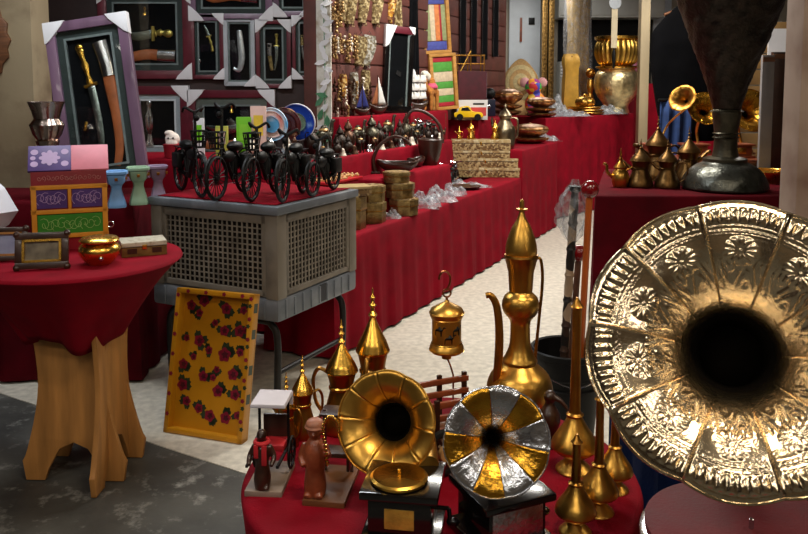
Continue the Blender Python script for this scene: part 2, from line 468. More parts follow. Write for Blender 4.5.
# front round table
ZF = 0.70
FTC = Vector((0.075, 1.6, 0)); FTR = 0.405
t = thing('round_table', 'low round table under a bright red cloth, crowded with brass pots and small gramophones', 'table', FTC)
round_drape(t, FTR, ZF, 0.38, 0.36, RED, 3, 11, 0.02)
MB().lathe([(FTR - 0.02, ZF - 0.03), (FTR - 0.015, ZF - 0.004)], 48).build('table_board', WOOD, t)
MB().lathe(spl([(0.22, 0), (0.2, 0.03), (0.05, 0.08), (0.04, 0.5), (0.12, ZF - 0.03)]), 24).build('pedestal', WOOD, t)

# left round table on plywood panels
ZL = 0.85
LTC = Vector((-1.25, 3.0, 0)); LTR = 0.392
t = thing('round_table', 'tall round table on crossed plywood legs with a tucked red cloth', 'table', LTC)
round_drape(t, LTR, ZL, 0.29, 0.17, RED, 5, 7, 0.02)
MB().lathe([(LTR - 0.02, ZL - 0.03), (LTR - 0.015, ZL - 0.004)], 48).build('table_board', PLY, t)
def leg_panel(hw):
    top, waist, foot = 0.150, 0.128, 0.2
    right = [(top, ZL - 0.03), (top * 0.98, 0.62), (waist, 0.42), (waist + 0.012, 0.28), (foot - 0.02, 0.12), (foot, 0.075), (foot - 0.012, 0.0),
             (foot - 0.085, 0.0), (foot - 0.10, 0.045), (0.055, 0.125), (0.0, 0.15)]
    right = [tuple(v) for v in spl(right[:6], 3)] + right[6:]
    return right + [(-x, z) for (x, z) in reversed(right[:-1])]
for k, rz in enumerate((R(-2), R(88))):
    rt = Matrix.Rotation(rz, 3, 'Z')
    mb = MB(); mb.M = Matrix.Rotation(rz, 4, 'Z')
    off = -0.02 if k == 0 else 0
    if k == 0:
        mb.prism(leg_panel(0), -0.075, -0.055); o = mb.build('leg_panel', PLY, t, bevel=0.002)
        mb = MB(); mb.M = Matrix.Rotation(rz, 4, 'Z'); mb.prism(leg_panel(0), 0.12, 0.14); mb.build('leg_panel', PLY, t, bevel=0.002)
    else:
        mb.prism([(x * 1.05, z) for x, z in leg_panel(0)], -0.135, -0.115); mb.build('leg_panel', PLY, t, bevel=0.002)
for s_ in (-1, 1):
    MB().box((0.12 * s_, 0.03, 0.60), (0.03, 0.18, 0.06)).build('rail', PLY, t, bevel=0.003)

# navy draped stool between the round table and the large gramophone, and the gramophone's own table
NAVY = mat('navy_cloth', (10, 26, 62), 0.9, 0, 0.3, 8, 0.2, 120, spec=0.1)
drape('display_stool', 'stool hidden under a navy blue cloth behind the large gramophone', [(0.62, 1.86), (1.06, 1.86), (1.06, 2.3), (0.62, 2.3)], 0.70, m=NAVY, seed=11, amp=0.03)
ZG = 0.60
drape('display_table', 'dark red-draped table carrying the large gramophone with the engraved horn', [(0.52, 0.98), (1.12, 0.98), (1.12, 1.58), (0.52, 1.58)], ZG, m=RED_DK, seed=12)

# ------------------------------------------------------------------ posts at both sides
POST = mat('stained_plaster', (150, 134, 106), 0.8, 0, 0.15, 4, 0.15, 20, col2=(92, 72, 50), contrast=(0.45, 0.8))
POST_R = mat('painted_post', (158, 138, 124), 0.6, 0, 0.15, 5, 0.1, 20, col2=(112, 84, 70), contrast=(0.4, 0.8))
a = at(36, 150, 4.6)
struct(MB().box((a.x - 0.11, 4.72, CEIL / 2), (0.22, 0.24, CEIL)).build('trim_1', POST, bevel=0.006))
a = at(783, 100, 3.24)
pr = struct(MB().box((a.x + 0.14, 3.17, CEIL / 2), (0.28, 0.14, CEIL)).build('trim_2', POST_R, bevel=0.006))
MB().lathe([(0.008, 0), (0.008, 0.006), (0.003, 0.009)], 10).build('bolt', BLACK, pr, loc=(0,0,0)).matrix_local = Matrix.Translation((a.x + 0.075, 3.1, at(803, 8, 3.1).z)) @ Matrix.Rotation(PI / 2, 4, 'X')
# white strip at the wall corner with a painted garland
p = W2_0 - VN * 0.05
strip = struct(MB().box((0, 0, CEIL / 2), (0.10, 0.05, CEIL)).build('trim_3', mat('pale_strip', (206, 204, 196), 0.7, 0, 0.15, 12, col2=(150, 132, 104), contrast=(0.5, 0.75)), loc=(-0.556, 5.60, 0)))
struct(MB().box((-0.655, 5.66, CEIL / 2), (0.09, 0.08, CEIL)).build('trim_4', WALL_RED, bevel=0.004))
g = thing('garland', 'leafy green and white garland hanging down the pale corner strip', 'garland', (-0.556, 5.565, 1.05))
LEAF = mat('green_leaf', (70, 128, 92), 0.6, 0, 0.25, 20)
rnd = random.Random(3)
for k in range(26):
    z = 0.02 + k * 0.045; x = rnd.uniform(-0.035, 0.035)
    mb = MB(); mb.M = Matrix.Translation((x, -0.006, z)) @ Matrix.Rotation(rnd.uniform(-1.4, 1.4), 4, 'Y') @ Matrix.Rotation(rnd.uniform(-.3, .3), 4, 'X')
    mb.prism([(0, -0.045), (0.018, -0.015), (0.016, 0.015), (0, 0.045), (-0.016, 0.015), (-0.018, -0.015)], -0.002, 0.002)
    mb.build('leaf', LEAF if z < 0.45 and k % 3 else WHITE, g)
MB().tube([(0, -0.002, 0), (0.01, -0.002, 0.5), (0, -0.002, 1.2)], 0.003, 6).build('stem', LEAF, g)
# ------------------------------------------------------------------ gramophones
def horn_surface(Rm, r0, depth, n, emb, scal, curl):
    """one petal about +z, mouth plane near z = 0; returns fn(u, v)"""
    da = 2 * PI / n
    def fn(u, v):
        a = u - 0.5; t = v
        r = r0 + (Rm - r0) * (0.22 * t + 0.78 * t ** 1.25)
        z = -depth * (1 - t) ** 2.1
        bul = math.cos(PI * a)                       # petal cross section
        r *= 1 + scal * (bul - 0.6) * t ** 3
        z += -curl * Rm * bul * t ** 1.5 * 0.5
        edge = max(0, (t - 0.93) / 0.07)
        z += -0.018 * Rm * edge ** 2
        if emb:
            h = 0.0
            def win(x, c, w_): return max(0, 1 - ((x - c) / w_) ** 2)
            env = max(0.0, min(1.0, (0.46 - abs(a)) / 0.05))
            h += 0.024 * abs(math.sin(PI * (a * 9 + 0.5))) ** 0.7 * win(t, 0.875, 0.072) ** 0.6 * env
            h += 0.007 * win(t, 0.795 - 0.008 * abs(math.sin(PI * a * 9)), 0.012) * env
            zz = 0.745 + 0.012 * (2 * abs((a * 14) % 1 - 0.5) - 0.5)
            h += 0.006 * win(t, zz, 0.009) * env
            h += 0.005 * abs(math.sin(PI * a * 26)) * win(t, 0.72, 0.012) * env
            # rosette in the middle of the petal
            x = a * da * r; y = (t - 0.58) * Rm * 0.95
            d = math.hypot(x, y) / Rm; th = math.atan2(y, x)
            h += 0.014 * win(d, 0.07, 0.055) * (0.35 + 0.65 * abs(math.cos(6 * th)))
            h += 0.010 * win(d, 0.0, 0.018)
            # scroll work towards the throat
            h += 0.006 * math.sin(34 * t + 5 * math.sin(3 * PI * a)) * win(t, 0.38, 0.12) * env
            h += 0.004 * math.sin(60 * a) * win(t, 0.47, 0.04) * env
            h += 0.014 * max(0, 1 - (0.5 - abs(a)) / 0.03) * min(1, t * 3)
            z += h * Rm
        else:
            z += 0.012 * Rm * max(0, 1 - (0.5 - abs(a)) / 0.05) * t
        ang = a * da
        return (r * math.cos(ang), r * math.sin(ang), z)
    return fn
THROAT = mat('throat_shade', (9, 7, 5), 0.95, 0.0, 0.3, 20, spec=0.02)  # deep shade inside the horn, put into a flat black colour
def make_horn(root, Cm, d, Rm, r0, depth, n, mats, emb=False, scal=0.022, curl=0.02, roll=0, res=(10, 20), rimr=0.004, rim_m=None):
    d = Vector(d).normalized()
    q = d.to_track_quat('Z', 'Y').to_euler()
    fn = horn_surface(Rm, r0, depth, n, emb, scal, curl)
    # the throat is the horn part itself; petals and rim wire belong to it
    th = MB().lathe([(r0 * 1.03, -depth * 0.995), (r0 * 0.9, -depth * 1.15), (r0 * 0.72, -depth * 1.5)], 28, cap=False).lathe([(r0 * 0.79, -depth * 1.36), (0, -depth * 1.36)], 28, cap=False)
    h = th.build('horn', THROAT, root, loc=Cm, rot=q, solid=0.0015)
    mes = {}
    for k in range(n):
        m = mats[k % len(mats)]
        if m.name not in mes: mes[m.name] = MB().grid(fn, res[0], res[1]).mesh('petal', m, ang=80)
        o = bpy.data.objects.new('petal', mes[m.name]); C.objects.link(o); o.parent = h
        o.rotation_euler = (0, 0, roll + 2 * PI * k / n)
        if not emb:
            md = o.modifiers.new('thickness', 'SOLIDIFY'); md.thickness = 0.0012; md.offset = -1
    pts = []
    for k in range(n):
        for i in range(res[0]):
            x, y, z = fn(i / res[0], 1.0); a = roll + 2 * PI * k / n
            pts.append((x * math.cos(a) - y * math.sin(a), x * math.sin(a) + y * math.cos(a), z))
    MB().tube(pts, rimr, 6, True).build('rim', rim_m or mats[0], h)
    return h, Vector(Cm) - d * depth * 1.5, d
def gramophone(label, loc, rz, bw, bh, Cm, d, Rm, n, mats, box_m, front_m, plaque, group=None, turntable=True, neck_m=BRASS, roll=0.0, r0=None, depth=None, emb=False, res=(10, 20), crank=1):
    t = thing('gramophone', label, 'gramophone', loc, rz, group)
    MB().box((0, 0, bh * 0.09), (bw * 1.14, bw * 1.14, bh * 0.18)).build('plinth', box_m, t, bevel=bw * 0.03)
    b = MB().box((0, 0, bh * 0.52), (bw * 0.9, bw * 0.9, bh * 0.72)).build('cabinet', box_m, t, bevel=bw * 0.012)
    MB().box((0, -bw * 0.453, bh * 0.52), plaque).build('plaque', front_m, b, bevel=0.0015)
    MB().box((0, 0, bh * 0.93), (bw * 1.12, bw * 1.12, bh * 0.14)).build('lid', box_m, t, bevel=bw * 0.03)
    if turntable:
        p = MB().lathe([(bw * 0.36, 0), (bw * 0.42, 0.003), (bw * 0.42, 0.007), (bw * 0.38, 0.010), (bw * 0.30, 0.008), (bw * 0.06, 0.010), (0, 0.010)], 32)
        tt = p.build('turntable', BRASS_BR, t, loc=(-bw * 0.05, -bw * 0.13, bh))
        MB().lathe([(0.003, 0.009), (0.003, 0.020), (0.0, 0.022)], 10).build('spindle', BRASS_BR, tt)
    # crank at the side
    mb = MB().tube([(bw * 0.45 * crank, 0, bh * 0.5), (bw * 0.66 * crank, 0, bh * 0.5)], 0.004, 8)
    mb.tube([(bw * 0.66 * crank, 0, bh * 0.5), (bw * 0.68 * crank, -bw * 0.02, bh * 0.3)], 0.004, 8)
    mb.ball((bw * 0.72 * crank, -bw * 0.02, bh * 0.28), (0.012, 0.008, 0.008), 12)
    mb.build('crank', box_m, t)
    h, throat, dd = make_horn(t, Cm, d, Rm, r0 or Rm * 0.12, depth or Rm * 0.75, n, mats, emb, roll=roll, res=res, rimr=Rm * 0.018)
    r0_ = (r0 or Rm * 0.12) * 0.72
    end = Vector((bw * 0.30, bw * 0.36, bh))
    mid = throat - dd * Rm * 0.18
    MB().tube(spl([throat - dd * 0.001, mid, Vector((mid.x * 0.4 + end.x * 0.6, max(mid.y, end.y), (mid.z + end.z) / 2)), end], 6), [r0_, r0_ * 0.85], 12).build('neck', neck_m, t)
    return t

# brass horn on black box with a gold turntable
p = onz(398, 560, ZF)
L1 = Vector((0.0, 1.37, ZF))
def rel(L, rz, px, py, Y):
    return Matrix.Rotation(-rz, 3, 'Z') @ (at(px, py, Y) - L)
rz = R(-9)
gramophone('small black gramophone with a plain brass horn and gold turntable', L1, rz, 0.122, 0.106, rel(L1, rz, 385, 424, 1.44),
           Matrix.Rotation(-rz, 3, 'Z') @ Vector((-0.34, -1, 0.34)), 0.096, 10, [BRASS], BLACK_LAC, mat('gilt_plaque', (206, 158, 66), 0.4, 0.4, 0.3, 40, 0.3, 150), (0.052, 0.003, 0.036), roll=0.3, r0=0.035, depth=0.05)
# silver and gold horn
L2 = Vector((0.172, 1.36, ZF)); rz = R(24)
gramophone('small black gramophone whose embossed horn alternates silver and gold petals', L2, rz, 0.125, 0.098, rel(L2, rz, 497, 442, 1.30),
           Matrix.Rotation(-rz, 3, 'Z') @ Vector((0.02, -1, 0.32)), 0.090, 10, [HAMMER_SILVER, HAMMER_GOLD], BLACK_LAC, HAMMER_SILVER, (0.100, 0.003, 0.062), turntable=False, roll=0.12)

# the large gramophone: built on its own, octagonal box with red top
HORN_PALE = mat('pale_engraved_brass', (228, 208, 174), 0.2, 1, 0.2, 10, 0.12, 120)
GT = thing('gramophone', 'large gramophone with a huge engraved pale brass flower horn and red topped box', 'gramophone', (0.52, 1.22, ZG))
GT.location = (0.545, 1.20, ZG)
oct_ = [(0.165 * math.cos(R(22.5 + 45 * k)), 0.165 * math.sin(R(22.5 + 45 * k))) for k in range(8)]
MB().slab([(x * 1.08, y * 1.08) for x, y in oct_], 0, 0.03).build('plinth', WOOD_RED, GT, bevel=0.006)
MB().slab([(x * 0.95, y * 0.95) for x, y in oct_], 0.03, 0.165).build('cabinet', WOOD_RED, GT, bevel=0.004)
MB().lathe([(0.16, 0.165), (0.168, 0.172), (0.168, 0.186), (0.16, 0.19)], 64).build('silver_trim', SILVER, GT)
tp = MB().lathe([(0.157, 0.19), (0.160, 0.194), (0.160, 0.204), (0.154, 0.207), (0, 0.207)], 64).build('turntable', mat('red_felt', (104, 10, 20), 0.7, 0, 0.2, 14, 0.2, 200), GT)
MB().lathe([(0.004, 0.207), (0.004, 0.222), (0, 0.225)], 10).build('spindle', SILVER, tp)
Cm = at(738, 342, 1.22)
hd = Vector((-0.42, -1.22, 0.62))
h, throat, dd = make_horn(GT, Cm - GT.location, hd, 0.232, 0.066, 0.12, 10, [HORN_PALE], True, 0.035, 0.10, roll=R(88), res=(64, 120), rimr=0.003)
end = at(795, 545, 1.30) - GT.location
e1 = at(722, 488, 1.47) - GT.location
MB().tube(spl([throat - dd * 0.002, throat - dd * 0.05, throat - dd * 0.09 + Vector((-0.01, 0.0, -0.05)), e1 + Vector((0, 0.02, 0.05)), e1 + Vector((0.015, -0.03, -0.03)), at(745, 517, 1.40) - GT.location, at(785, 531, 1.36) - GT.location, at(800, 540, 1.33) - GT.location], 8), [0.0405] + [0.04 - 0.026 * i / 56 for i in range(56)], 16).build('neck', BRASS, GT)
MB().tube([(0.02, 0.125, 0.19), (0.02, 0.125, 0.30)], 0.004, 8).build('bracket', SILVER, GT)

# ------------------------------------------------------------------ coffee pots
def coffee_pot(label, loc, h, rz, m=BRASS, m2=BRASS_BR, group=None, fat=1.0, s=None):
    t = thing('coffee_pot', label, 'coffee pot', loc, rz, group)
    k = h
    pr = [(0.15, 0), (0.19, 0.012), (0.195, 0.05), (0.185, 0.12), (0.15, 0.23), (0.118, 0.34), (0.112, 0.40), (0.125, 0.47), (0.145, 0.53)]
    MB().lathe([(r * k * fat, z * k) for r, z in spl(pr, 3)], 28).build('body', m, t)
    MB().lathe([(r * k * fat, z * k) for r, z in [(0.116, 0.375), (0.124, 0.385), (0.124, 0.40), (0.116, 0.41)]], 28, cap=False).build('band', m2, t)
    pl = [(0.152, 0.528), (0.158, 0.54), (0.150, 0.56), (0.132, 0.60), (0.10, 0.65), (0.062, 0.71), (0.035, 0.755), (0.022, 0.78)]
    l = MB().lathe([(r * k * fat, z * k) for r, z in spl(pl, 3)], 28).build('lid', m2, t)
    pf = [(0.018, 0.775), (0.034, 0.80), (0.014, 0.825), (0.013, 0.85), (0.028, 0.87), (0.012, 0.89), (0.010, 0.91), (0.020, 0.925), (0.008, 0.94), (0.005, 0.985), (0.0, 1.0)]
    MB().lathe([(r * k, z * k) for r, z in pf], 14).build('finial', m2, l)
    # crescent beak in front (+x), handle behind
    mb = MB(); mb.tube(spl([(0.10 * k * fat, 0, 0.36 * k), (0.19 * k * fat, 0, 0.44 * k), (0.27 * k * fat, 0, 0.53 * k), (0.33 * k * fat, 0, 0.55 * k)], 4), [0.050 * k, 0.042 * k, 0.04 * k] * 4 + [0.012 * k], 10, flat=0.8)
    mb.build('spout', m, t)
    MB().tube(spl([(-0.13 * k * fat, 0, 0.50 * k), (-0.24 * k * fat, 0, 0.53 * k), (-0.30 * k * fat, 0, 0.42 * k), (-0.27 * k * fat, 0, 0.22 * k), (-0.17 * k * fat, 0, 0.12 * k)], 5), 0.017 * k, 8).build('handle', m, t)
    return t
g = 'graded brass coffee pots on the round table'
def pot(px, py, top, lab, rz, fat=1.0):
    L = onz(px, py, ZF); coffee_pot(lab, L, span(py - top, L.y) * 1.07, rz, BRASS_DK, BRASS_BR, g, fat)
pot(373, 423, 289, 'tallest brass coffee pot with conical lid, behind the plain brass horn', R(80), 0.78)
pot(342, 430, 320, 'middle-sized brass coffee pot with conical lid and loop handle', R(-20), 0.92)
pot(303, 436, 355, 'small brass coffee pot with conical lid beside the carved wooden man', R(210), 0.86)
pot(287, 446, 372, 'smallest brass coffee pot, tucked against the slightly larger one', R(150), 0.8)

# ------------------------------------------------------------------ tall ewer
L = onz(519, 424, ZF)
H = span(424 - 189, L.y); u = H / 235
t = thing('ewer', 'tall aged brass ewer with domed lid, long spout and thin handle', 'ewer', L)
P = [(21, 0), (24, 3), (20, 8), (22, 14), (32, 24), (34, 38), (30, 52), (20, 62), (16, 66)]
MB().lathe([(r * u, z * u) for r, z in spl(P, 4)], 36).build('body', BRASS, t)
P = [(17, 65), (18, 68), (15, 73), (11, 84), (10, 100), (11, 110), (17, 118), (19, 126), (17, 134), (12, 139), (11, 142)]
MB().lathe([(r * u, z * u) for r, z in spl(P, 4)], 32).build('neck', BRASS, t)
P = [(12, 141), (12, 144), (13, 160), (16.5, 174), (17.5, 176), (17, 178)]
MB().lathe([(r * u, z * u) for r, z in P], 32).build('collar', BRASS_DK, t)
P = [(15.5, 178), (16, 184), (14, 194), (10, 205), (5, 214), (3, 220), (2.5, 222)]
l = MB().lathe([(r * u, z * u) for r, z in spl(P, 4)], 32).build('lid', BRASS, t)
P = [(2.4, 221), (2.4, 223), (6, 223.5), (6, 225), (2.4, 225.6), (2.2, 233), (0, 235)]
MB().lathe([(r * u, z * u) for r, z in P], 16).build('finial', BRASS, l)
MB().tube(spl([(-26 * u, -6 * u, 28 * u), (-24 * u, -12 * u, 60 * u), (-23 * u, -14 * u, 100 * u), (-26 * u, -14 * u, 128 * u), (-32 * u, -14 * u, 139 * u), (-37 * u, -14 * u, 139 * u)], 6), [5 * u, 3 * u], 12).build('spout', BRASS_DK, t)
MB().tube(spl([(15 * u, 0, 174 * u), (20 * u, 0, 172 * u), (22 * u, 0, 150 * u), (19 * u, 0, 110 * u), (16 * u, 0, 72 * u), (17 * u, 0, 62 * u)], 6), 1.6 * u, 8).build('handle', BRASS_DK, t)

# ------------------------------------------------------------------ brass lantern with camels, on a bent copper wire
L = onz(453, 424, ZF); u = L.y / F_PX
t = thing('lantern', 'small brass lantern cut with camel shapes, on a bent copper wire stand', 'lantern', L)
MB().box((0, 0, 0.004), (0.07, 0.06, 0.008)).build('base', WOOD, t, bevel=0.002)
MB().tube([(0, 0, 0.008), (0, 0, 52 * u), (-3 * u, 0, 62 * u), (-7 * u, 0, 72 * u)], 0.0022, 8).build('stand_wire', COPPER, t)
P = [(5, 70), (5, 73), (16, 77), (18, 80), (17, 84), (15, 86), (15, 112), (17, 114), (18, 118), (16, 122), (9, 126), (3, 129), (2, 131)]
MB().lathe([(r * u, z * u) for r, z in P], 36, c=(-7 * u, 0, 0)).build('drum', BRASS, t)
for z in (79, 86.5, 112, 118):
    MB().lathe([(r * u, (z + d) * u) for r, d in ((15.5, -0.8), (18.3 if z in (79, 118) else 16, 0), (15.5, 0.8))], 36, c=(-7 * u, 0, 0), cap=False).build('band', BRASS_BR, t)
CAMEL = [(-5, 0), (-4.3, 0), (-4, 4), (-2, 4.2), (1, 4), (1.3, 0), (2, 0), (2.2, 4.5), (3, 5), (4.2, 7.5), (6, 7.8), (6, 8.6), (4, 9), (2.8, 6.5), (1.8, 6.4), (0.6, 8.6), (-0.4, 8.8), (-1.6, 6.6), (-3.5, 6.2), (-4.8, 4.6)]
for (ax, cz, sg) in ((-0.55, 101, 1), (0.18, 93, 1), (0.75, 101, 1)):
    mb = MB()
    a0 = -PI / 2 + ax
    V = []
    for (x, z) in CAMEL:
        aa = a0 + x * 1.15 / 15.2
        V.append((-7 * u + 15.25 * u * math.cos(aa), 15.25 * u * math.sin(aa), (cz + z * 1.1 - 4) * u))
    mb.add(V, [tuple(range(len(V)))])
    mb.build('camel_cutout', BLACK, t, solid=0.0008)
MB().tube([(-7 * u, 0, 130 * u), (-7 * u, 0, 134 * u)], 0.003, 8).ring((-7 * u, 0, 138 * u), 4 * u, 0.0022, 16, 6, axis='X').tube(spl([(-7 * u, 0, 141 * u), (-4 * u, 0, 148 * u), (-4 * u, 0, 156 * u), (-9 * u, 0, 161 * u), (-14 * u, 0, 157 * u), (-15 * u, 0, 152 * u)], 5), 0.0024, 8).build('hook', COPPER, t)

# ------------------------------------------------------------------ rosewater sprinklers
def sprinkler(label, px, base, top, bodyr, rz=0, group='brass rosewater sprinklers at the edge of the round table'):
    L = onz(px, base, ZF); h = span(base - top, L.y); r = span(bodyr, L.y) * 1.3
    L.z = ZF
    t = thing('rosewater_sprinkler', label, 'sprinkler', L, rz, group)
    b = r * 2.45                                         # body height from the foot
    P = [(0.78 * r, 0), (0.8 * r, 0.08 * r), (0.62 * r, 0.25 * r), (0.3 * r, 0.55 * r), (0.28 * r, 0.62 * r)]
    MB().lathe(spl(P, 3), 28).build('foot', BRASS, t)
    P = [(0.28 * r, 0.6 * r), (0.6 * r, 0.72 * r), (0.96 * r, 0.98 * r), (1.0 * r, 1.15 * r), (0.86 * r, 1.5 * r), (0.55 * r, 1.95 * r), (0.36 * r, 2.3 * r), (0.3 * r, 2.45 * r)]
    MB().lathe(spl(P, 4), 32).build('body', BRASS, t)
    st = MB().lathe([(0.36 * r, 2.42 * r), (0.38 * r, 2.5 * r), (0.27 * r, 2.58 * r), (0.24 * r, 2.7 * r), (0.2 * r, (2.7 * r + h) / 2), (0.2 * r, h - 0.5 * r), (0.3 * r, h - 0.4 * r), (0.2 * r, h - 0.3 * r), (0.06 * r, h)], 18).build('stem', BRASS_DK, t)
    return t
sprinkler('tallest rosewater sprinkler with a long thin stem, beside the big horn', 574, 470, 287, 18.5)
sprinkler('stout rosewater sprinkler right at the rim of the round table', 614, 490, 376, 14.5)
sprinkler('rosewater sprinkler standing between the shortest and the stout one', 598, 512, 382, 16)
sprinkler('shortest rosewater sprinkler, in front of the other three', 575, 532, 426, 16.5)

# ------------------------------------------------------------------ ox cart
L = onz(438, 455, ZF); L.z = ZF
t = thing('ox_cart', 'miniature wooden ox cart with slatted sides between the two small gramophones', 'model cart', L, R(24))
t.scale = (1.4, 1.4, 1.4)
for k in range(6): MB().box((0, -0.035 + 0.014 * k, 0.036), (0.15, 0.0125, 0.005)).build('plank', WOOD, t)
for sy in (-1, 1):
    for z in (0.058, 0.078, 0.098): MB().box((0, 0.042 * sy, z), (0.15, 0.006, 0.009)).build('rail', WOOD_RED, t, bevel=0.001)
    for x in (-0.07, -0.025, 0.025, 0.07): MB().box((x, 0.046 * sy, 0.07), (0.007, 0.006, 0.075)).build('post', WOOD_DK, t)
    wh = MB().ring((0, 0, 0), 0.030, 0.006, 24, 8, axis='X').build('wheel', BLACK, t, loc=(-0.02, 0.066 * sy, 0.037))
    for k in range(6):
        a = PI * k / 6
        MB().bar((-0.028 * math.cos(a), 0, -0.028 * math.sin(a)), (0.028 * math.cos(a), 0, 0.028 * math.sin(a)), 0.004).build('spoke', WOOD_DK, wh)
    mb = MB(); mb.M = Matrix.Rotation(PI / 2, 4, 'X'); mb.lathe([(0.012, -0.007), (0.014, -0.003), (0.014, 0.003), (0.012, 0.007)], 16).build('hub', PLY_EDGE, wh)
MB().tube([(-0.02, -0.07, 0.037), (-0.02, 0.07, 0.037)], 0.004, 8).build('axle', BLACK, t)
MB().tube(spl([(0.07, 0, 0.036), (0.12, 0, 0.03), (0.16, 0, 0.006)], 4), 0.004, 8).build('draw_pole', WOOD, t)

# ------------------------------------------------------------------ carved wooden figures on boards
L = onz(326, 497, ZF); L.z = ZF
t = thing('figurine', 'carved reddish wooden man with a beaded staff, a dark cart behind him', 'figurine', L, R(-8))
MB().box((0.004, 0.035, 0.006), (0.082, 0.15, 0.012)).build('base', WOOD, t, bevel=0.002)
mb = MB(); X = -0.018
mb.lathe([(x * 1.0 , z) for x, z in spl([(0.020, 0.012), (0.022, 0.03), (0.019, 0.06), (0.021, 0.075), (0.022, 0.10), (0.015, 0.118), (0.008, 0.124)], 3)], 20, c=(X, -0.012, 0))
mb.ball((X, -0.012, 0.136), (0.0135, 0.0145, 0.016)); mb.ball((X, -0.026, 0.134), (0.004, 0.004, 0.004), 8)
mb.ball((X - 0.013, -0.012, 0.136), 0.004, 8); mb.ball((X + 0.013, -0.012, 0.136), 0.004, 8)
mb.tube(spl([(X - 0.018, -0.012, 0.112), (X - 0.026, -0.016, 0.088), (X - 0.018, -0.03, 0.074)], 4), [0.0075, 0.0055], 10)
mb.tube(spl([(X + 0.018, -0.012, 0.112), (X + 0.028, -0.018, 0.094), (X + 0.030, -0.034, 0.106)], 4), [0.0075, 0.0055], 10)
mb.tube([(X - 0.01, -0.02, 0.02), (X - 0.012, -0.034, 0.013)], 0.008, 10); mb.tube([(X + 0.01, -0.02, 0.02), (X + 0.012, -0.034, 0.013)], 0.008, 10)
mb.build('carved_man', WOOD_RED, t, remesh=0.0022, smooth=3)
mb = MB(); mb.lathe(spl([(0.0145, 0.140), (0.0175, 0.146), (0.017, 0.154), (0.011, 0.160), (0.0, 0.162)], 3), 18, c=(X, -0.011, 0)); mb.ring((X, -0.011, 0.146), 0.0158, 0.004, 18, 6); mb.build('turban', mat('pale_turban', (150, 96, 72), 0.5, 0, 0.3, 40), t)
mb = MB()
for q in spl([(X + 0.030, -0.036, 0.085), (X + 0.026, -0.036, 0.12), (X + 0.022, -0.036, 0.155), (X + 0.034, -0.036, 0.178), (X + 0.050, -0.036, 0.168), (X + 0.052, -0.036, 0.150)], 5): mb.ball(q, 0.0036, 8)
mb.build('beaded_staff', BRASS_BR, t)
for sx in (-0.022, 0.034):
    MB().box((sx, 0.085, 0.075), (0.006, 0.006, 0.13)).build('post', WOOD_DK, t)
MB().box((0.006, 0.09, 0.135), (0.07, 0.05, 0.006)).build('canopy', WOOD_DK, t, bevel=0.002)
MB().box((0.036, 0.055, 0.085), (0.006, 0.04, 0.10)).build('side_panel', WOOD_DK, t, bevel=0.002)
MB().box((0.006, 0.09, 0.05), (0.056, 0.04, 0.010)).build('seat', WOOD_DK, t, bevel=0.002)

L = onz(266, 491, ZF); L.z = ZF
t = thing('figurine', 'dark wooden rickshaw puller with a red scarf and a pale canopy on a plank', 'figurine', L, R(-4))
MB().box((0, 0.04, 0.006), (0.074, 0.13, 0.012)).build('base', mat('weathered_board', (128, 112, 100), 0.6, 0, 0.3, 12), t, bevel=0.002)
mb = MB()
mb.lathe(spl([(0.015, 0.012), (0.017, 0.035), (0.013, 0.06), (0.016, 0.08), (0.017, 0.095), (0.010, 0.105), (0.006, 0.11)], 3), 18, c=(-0.004, -0.01, 0))
mb.ball((-0.004, -0.012, 0.12), (0.010, 0.011, 0.0125)); mb.ball((-0.004, -0.023, 0.119), 0.003, 8)
for s_ in (-1, 1):
    mb.tube(spl([(-0.004 + s_ * 0.014, -0.01, 0.098), (-0.004 + s_ * 0.024, -0.012, 0.078), (-0.004 + s_ * 0.022, -0.03, 0.066)], 4), [0.006, 0.0045], 10)
    mb.tube([(-0.004 + s_ * 0.009, -0.012, 0.03), (-0.004 + s_ * 0.010, -0.016 - 0.008 * s_, 0.014)], 0.0065, 10)
mb.build('carved_man', WOOD_DK, t, remesh=0.002, smooth=3)
REDP = mat('red_scarf', (170, 20, 30), 0.7, 0, 0.2, 20)
mb = MB(); mb.ring((-0.004, -0.011, 0.106), 0.0125, 0.005, 16, 6); mb.box((0.004, -0.027, 0.085), (0.010, 0.003, 0.04)); mb.box((-0.012, -0.026, 0.092), (0.009, 0.003, 0.026)); mb.build('scarf', REDP, t, bevel=0.001)
for s_ in (-1, 1):
    MB().bar((0.030 * s_, -0.03, 0.064), (0.030 * s_, 0.085, 0.06), 0.005).build('shaft', BLACK, t)
    MB().bar((0.030 * s_, 0.075, 0.02), (0.030 * s_, 0.075, 0.165), 0.005).build('post', BLACK, t)
    wh = MB().ring((0, 0, 0), 0.030, 0.003, 24, 6, rot=Matrix.Rotation(PI / 2, 3, 'Z'), axis='X').build('wheel', BLACK, t, loc=(0.036 * s_, 0.075, 0.046))
    for k in range(4):
        a = PI * k / 4; MB().bar((0, -0.029 * math.cos(a), -0.029 * math.sin(a)), (0, 0.029 * math.cos(a), 0.029 * math.sin(a)), 0.002).build('spoke', BLACK, wh)
MB().box((0, 0.07, 0.066), (0.052, 0.05, 0.012)).build('seat', REDP, t, bevel=0.002)
MB().box((0, 0.092, 0.09), (0.052, 0.006, 0.06)).build('backrest', WOOD_DK, t, bevel=0.002)
MB().prism([(-0.036, 0.160), (0.036, 0.160), (0.034, 0.168), (-0.034, 0.168)], 0.02, 0.10).build('canopy', mat('pale_canopy', (200, 196, 206), 0.6, 0, 0.1, 10), t, bevel=0.002)
MB().prism([(-0.035, 0.138), (0.035, 0.138), (0.035, 0.166), (-0.035, 0.166)], 0.096, 0.100).build('canopy_back', MATS['pale_canopy'], t)

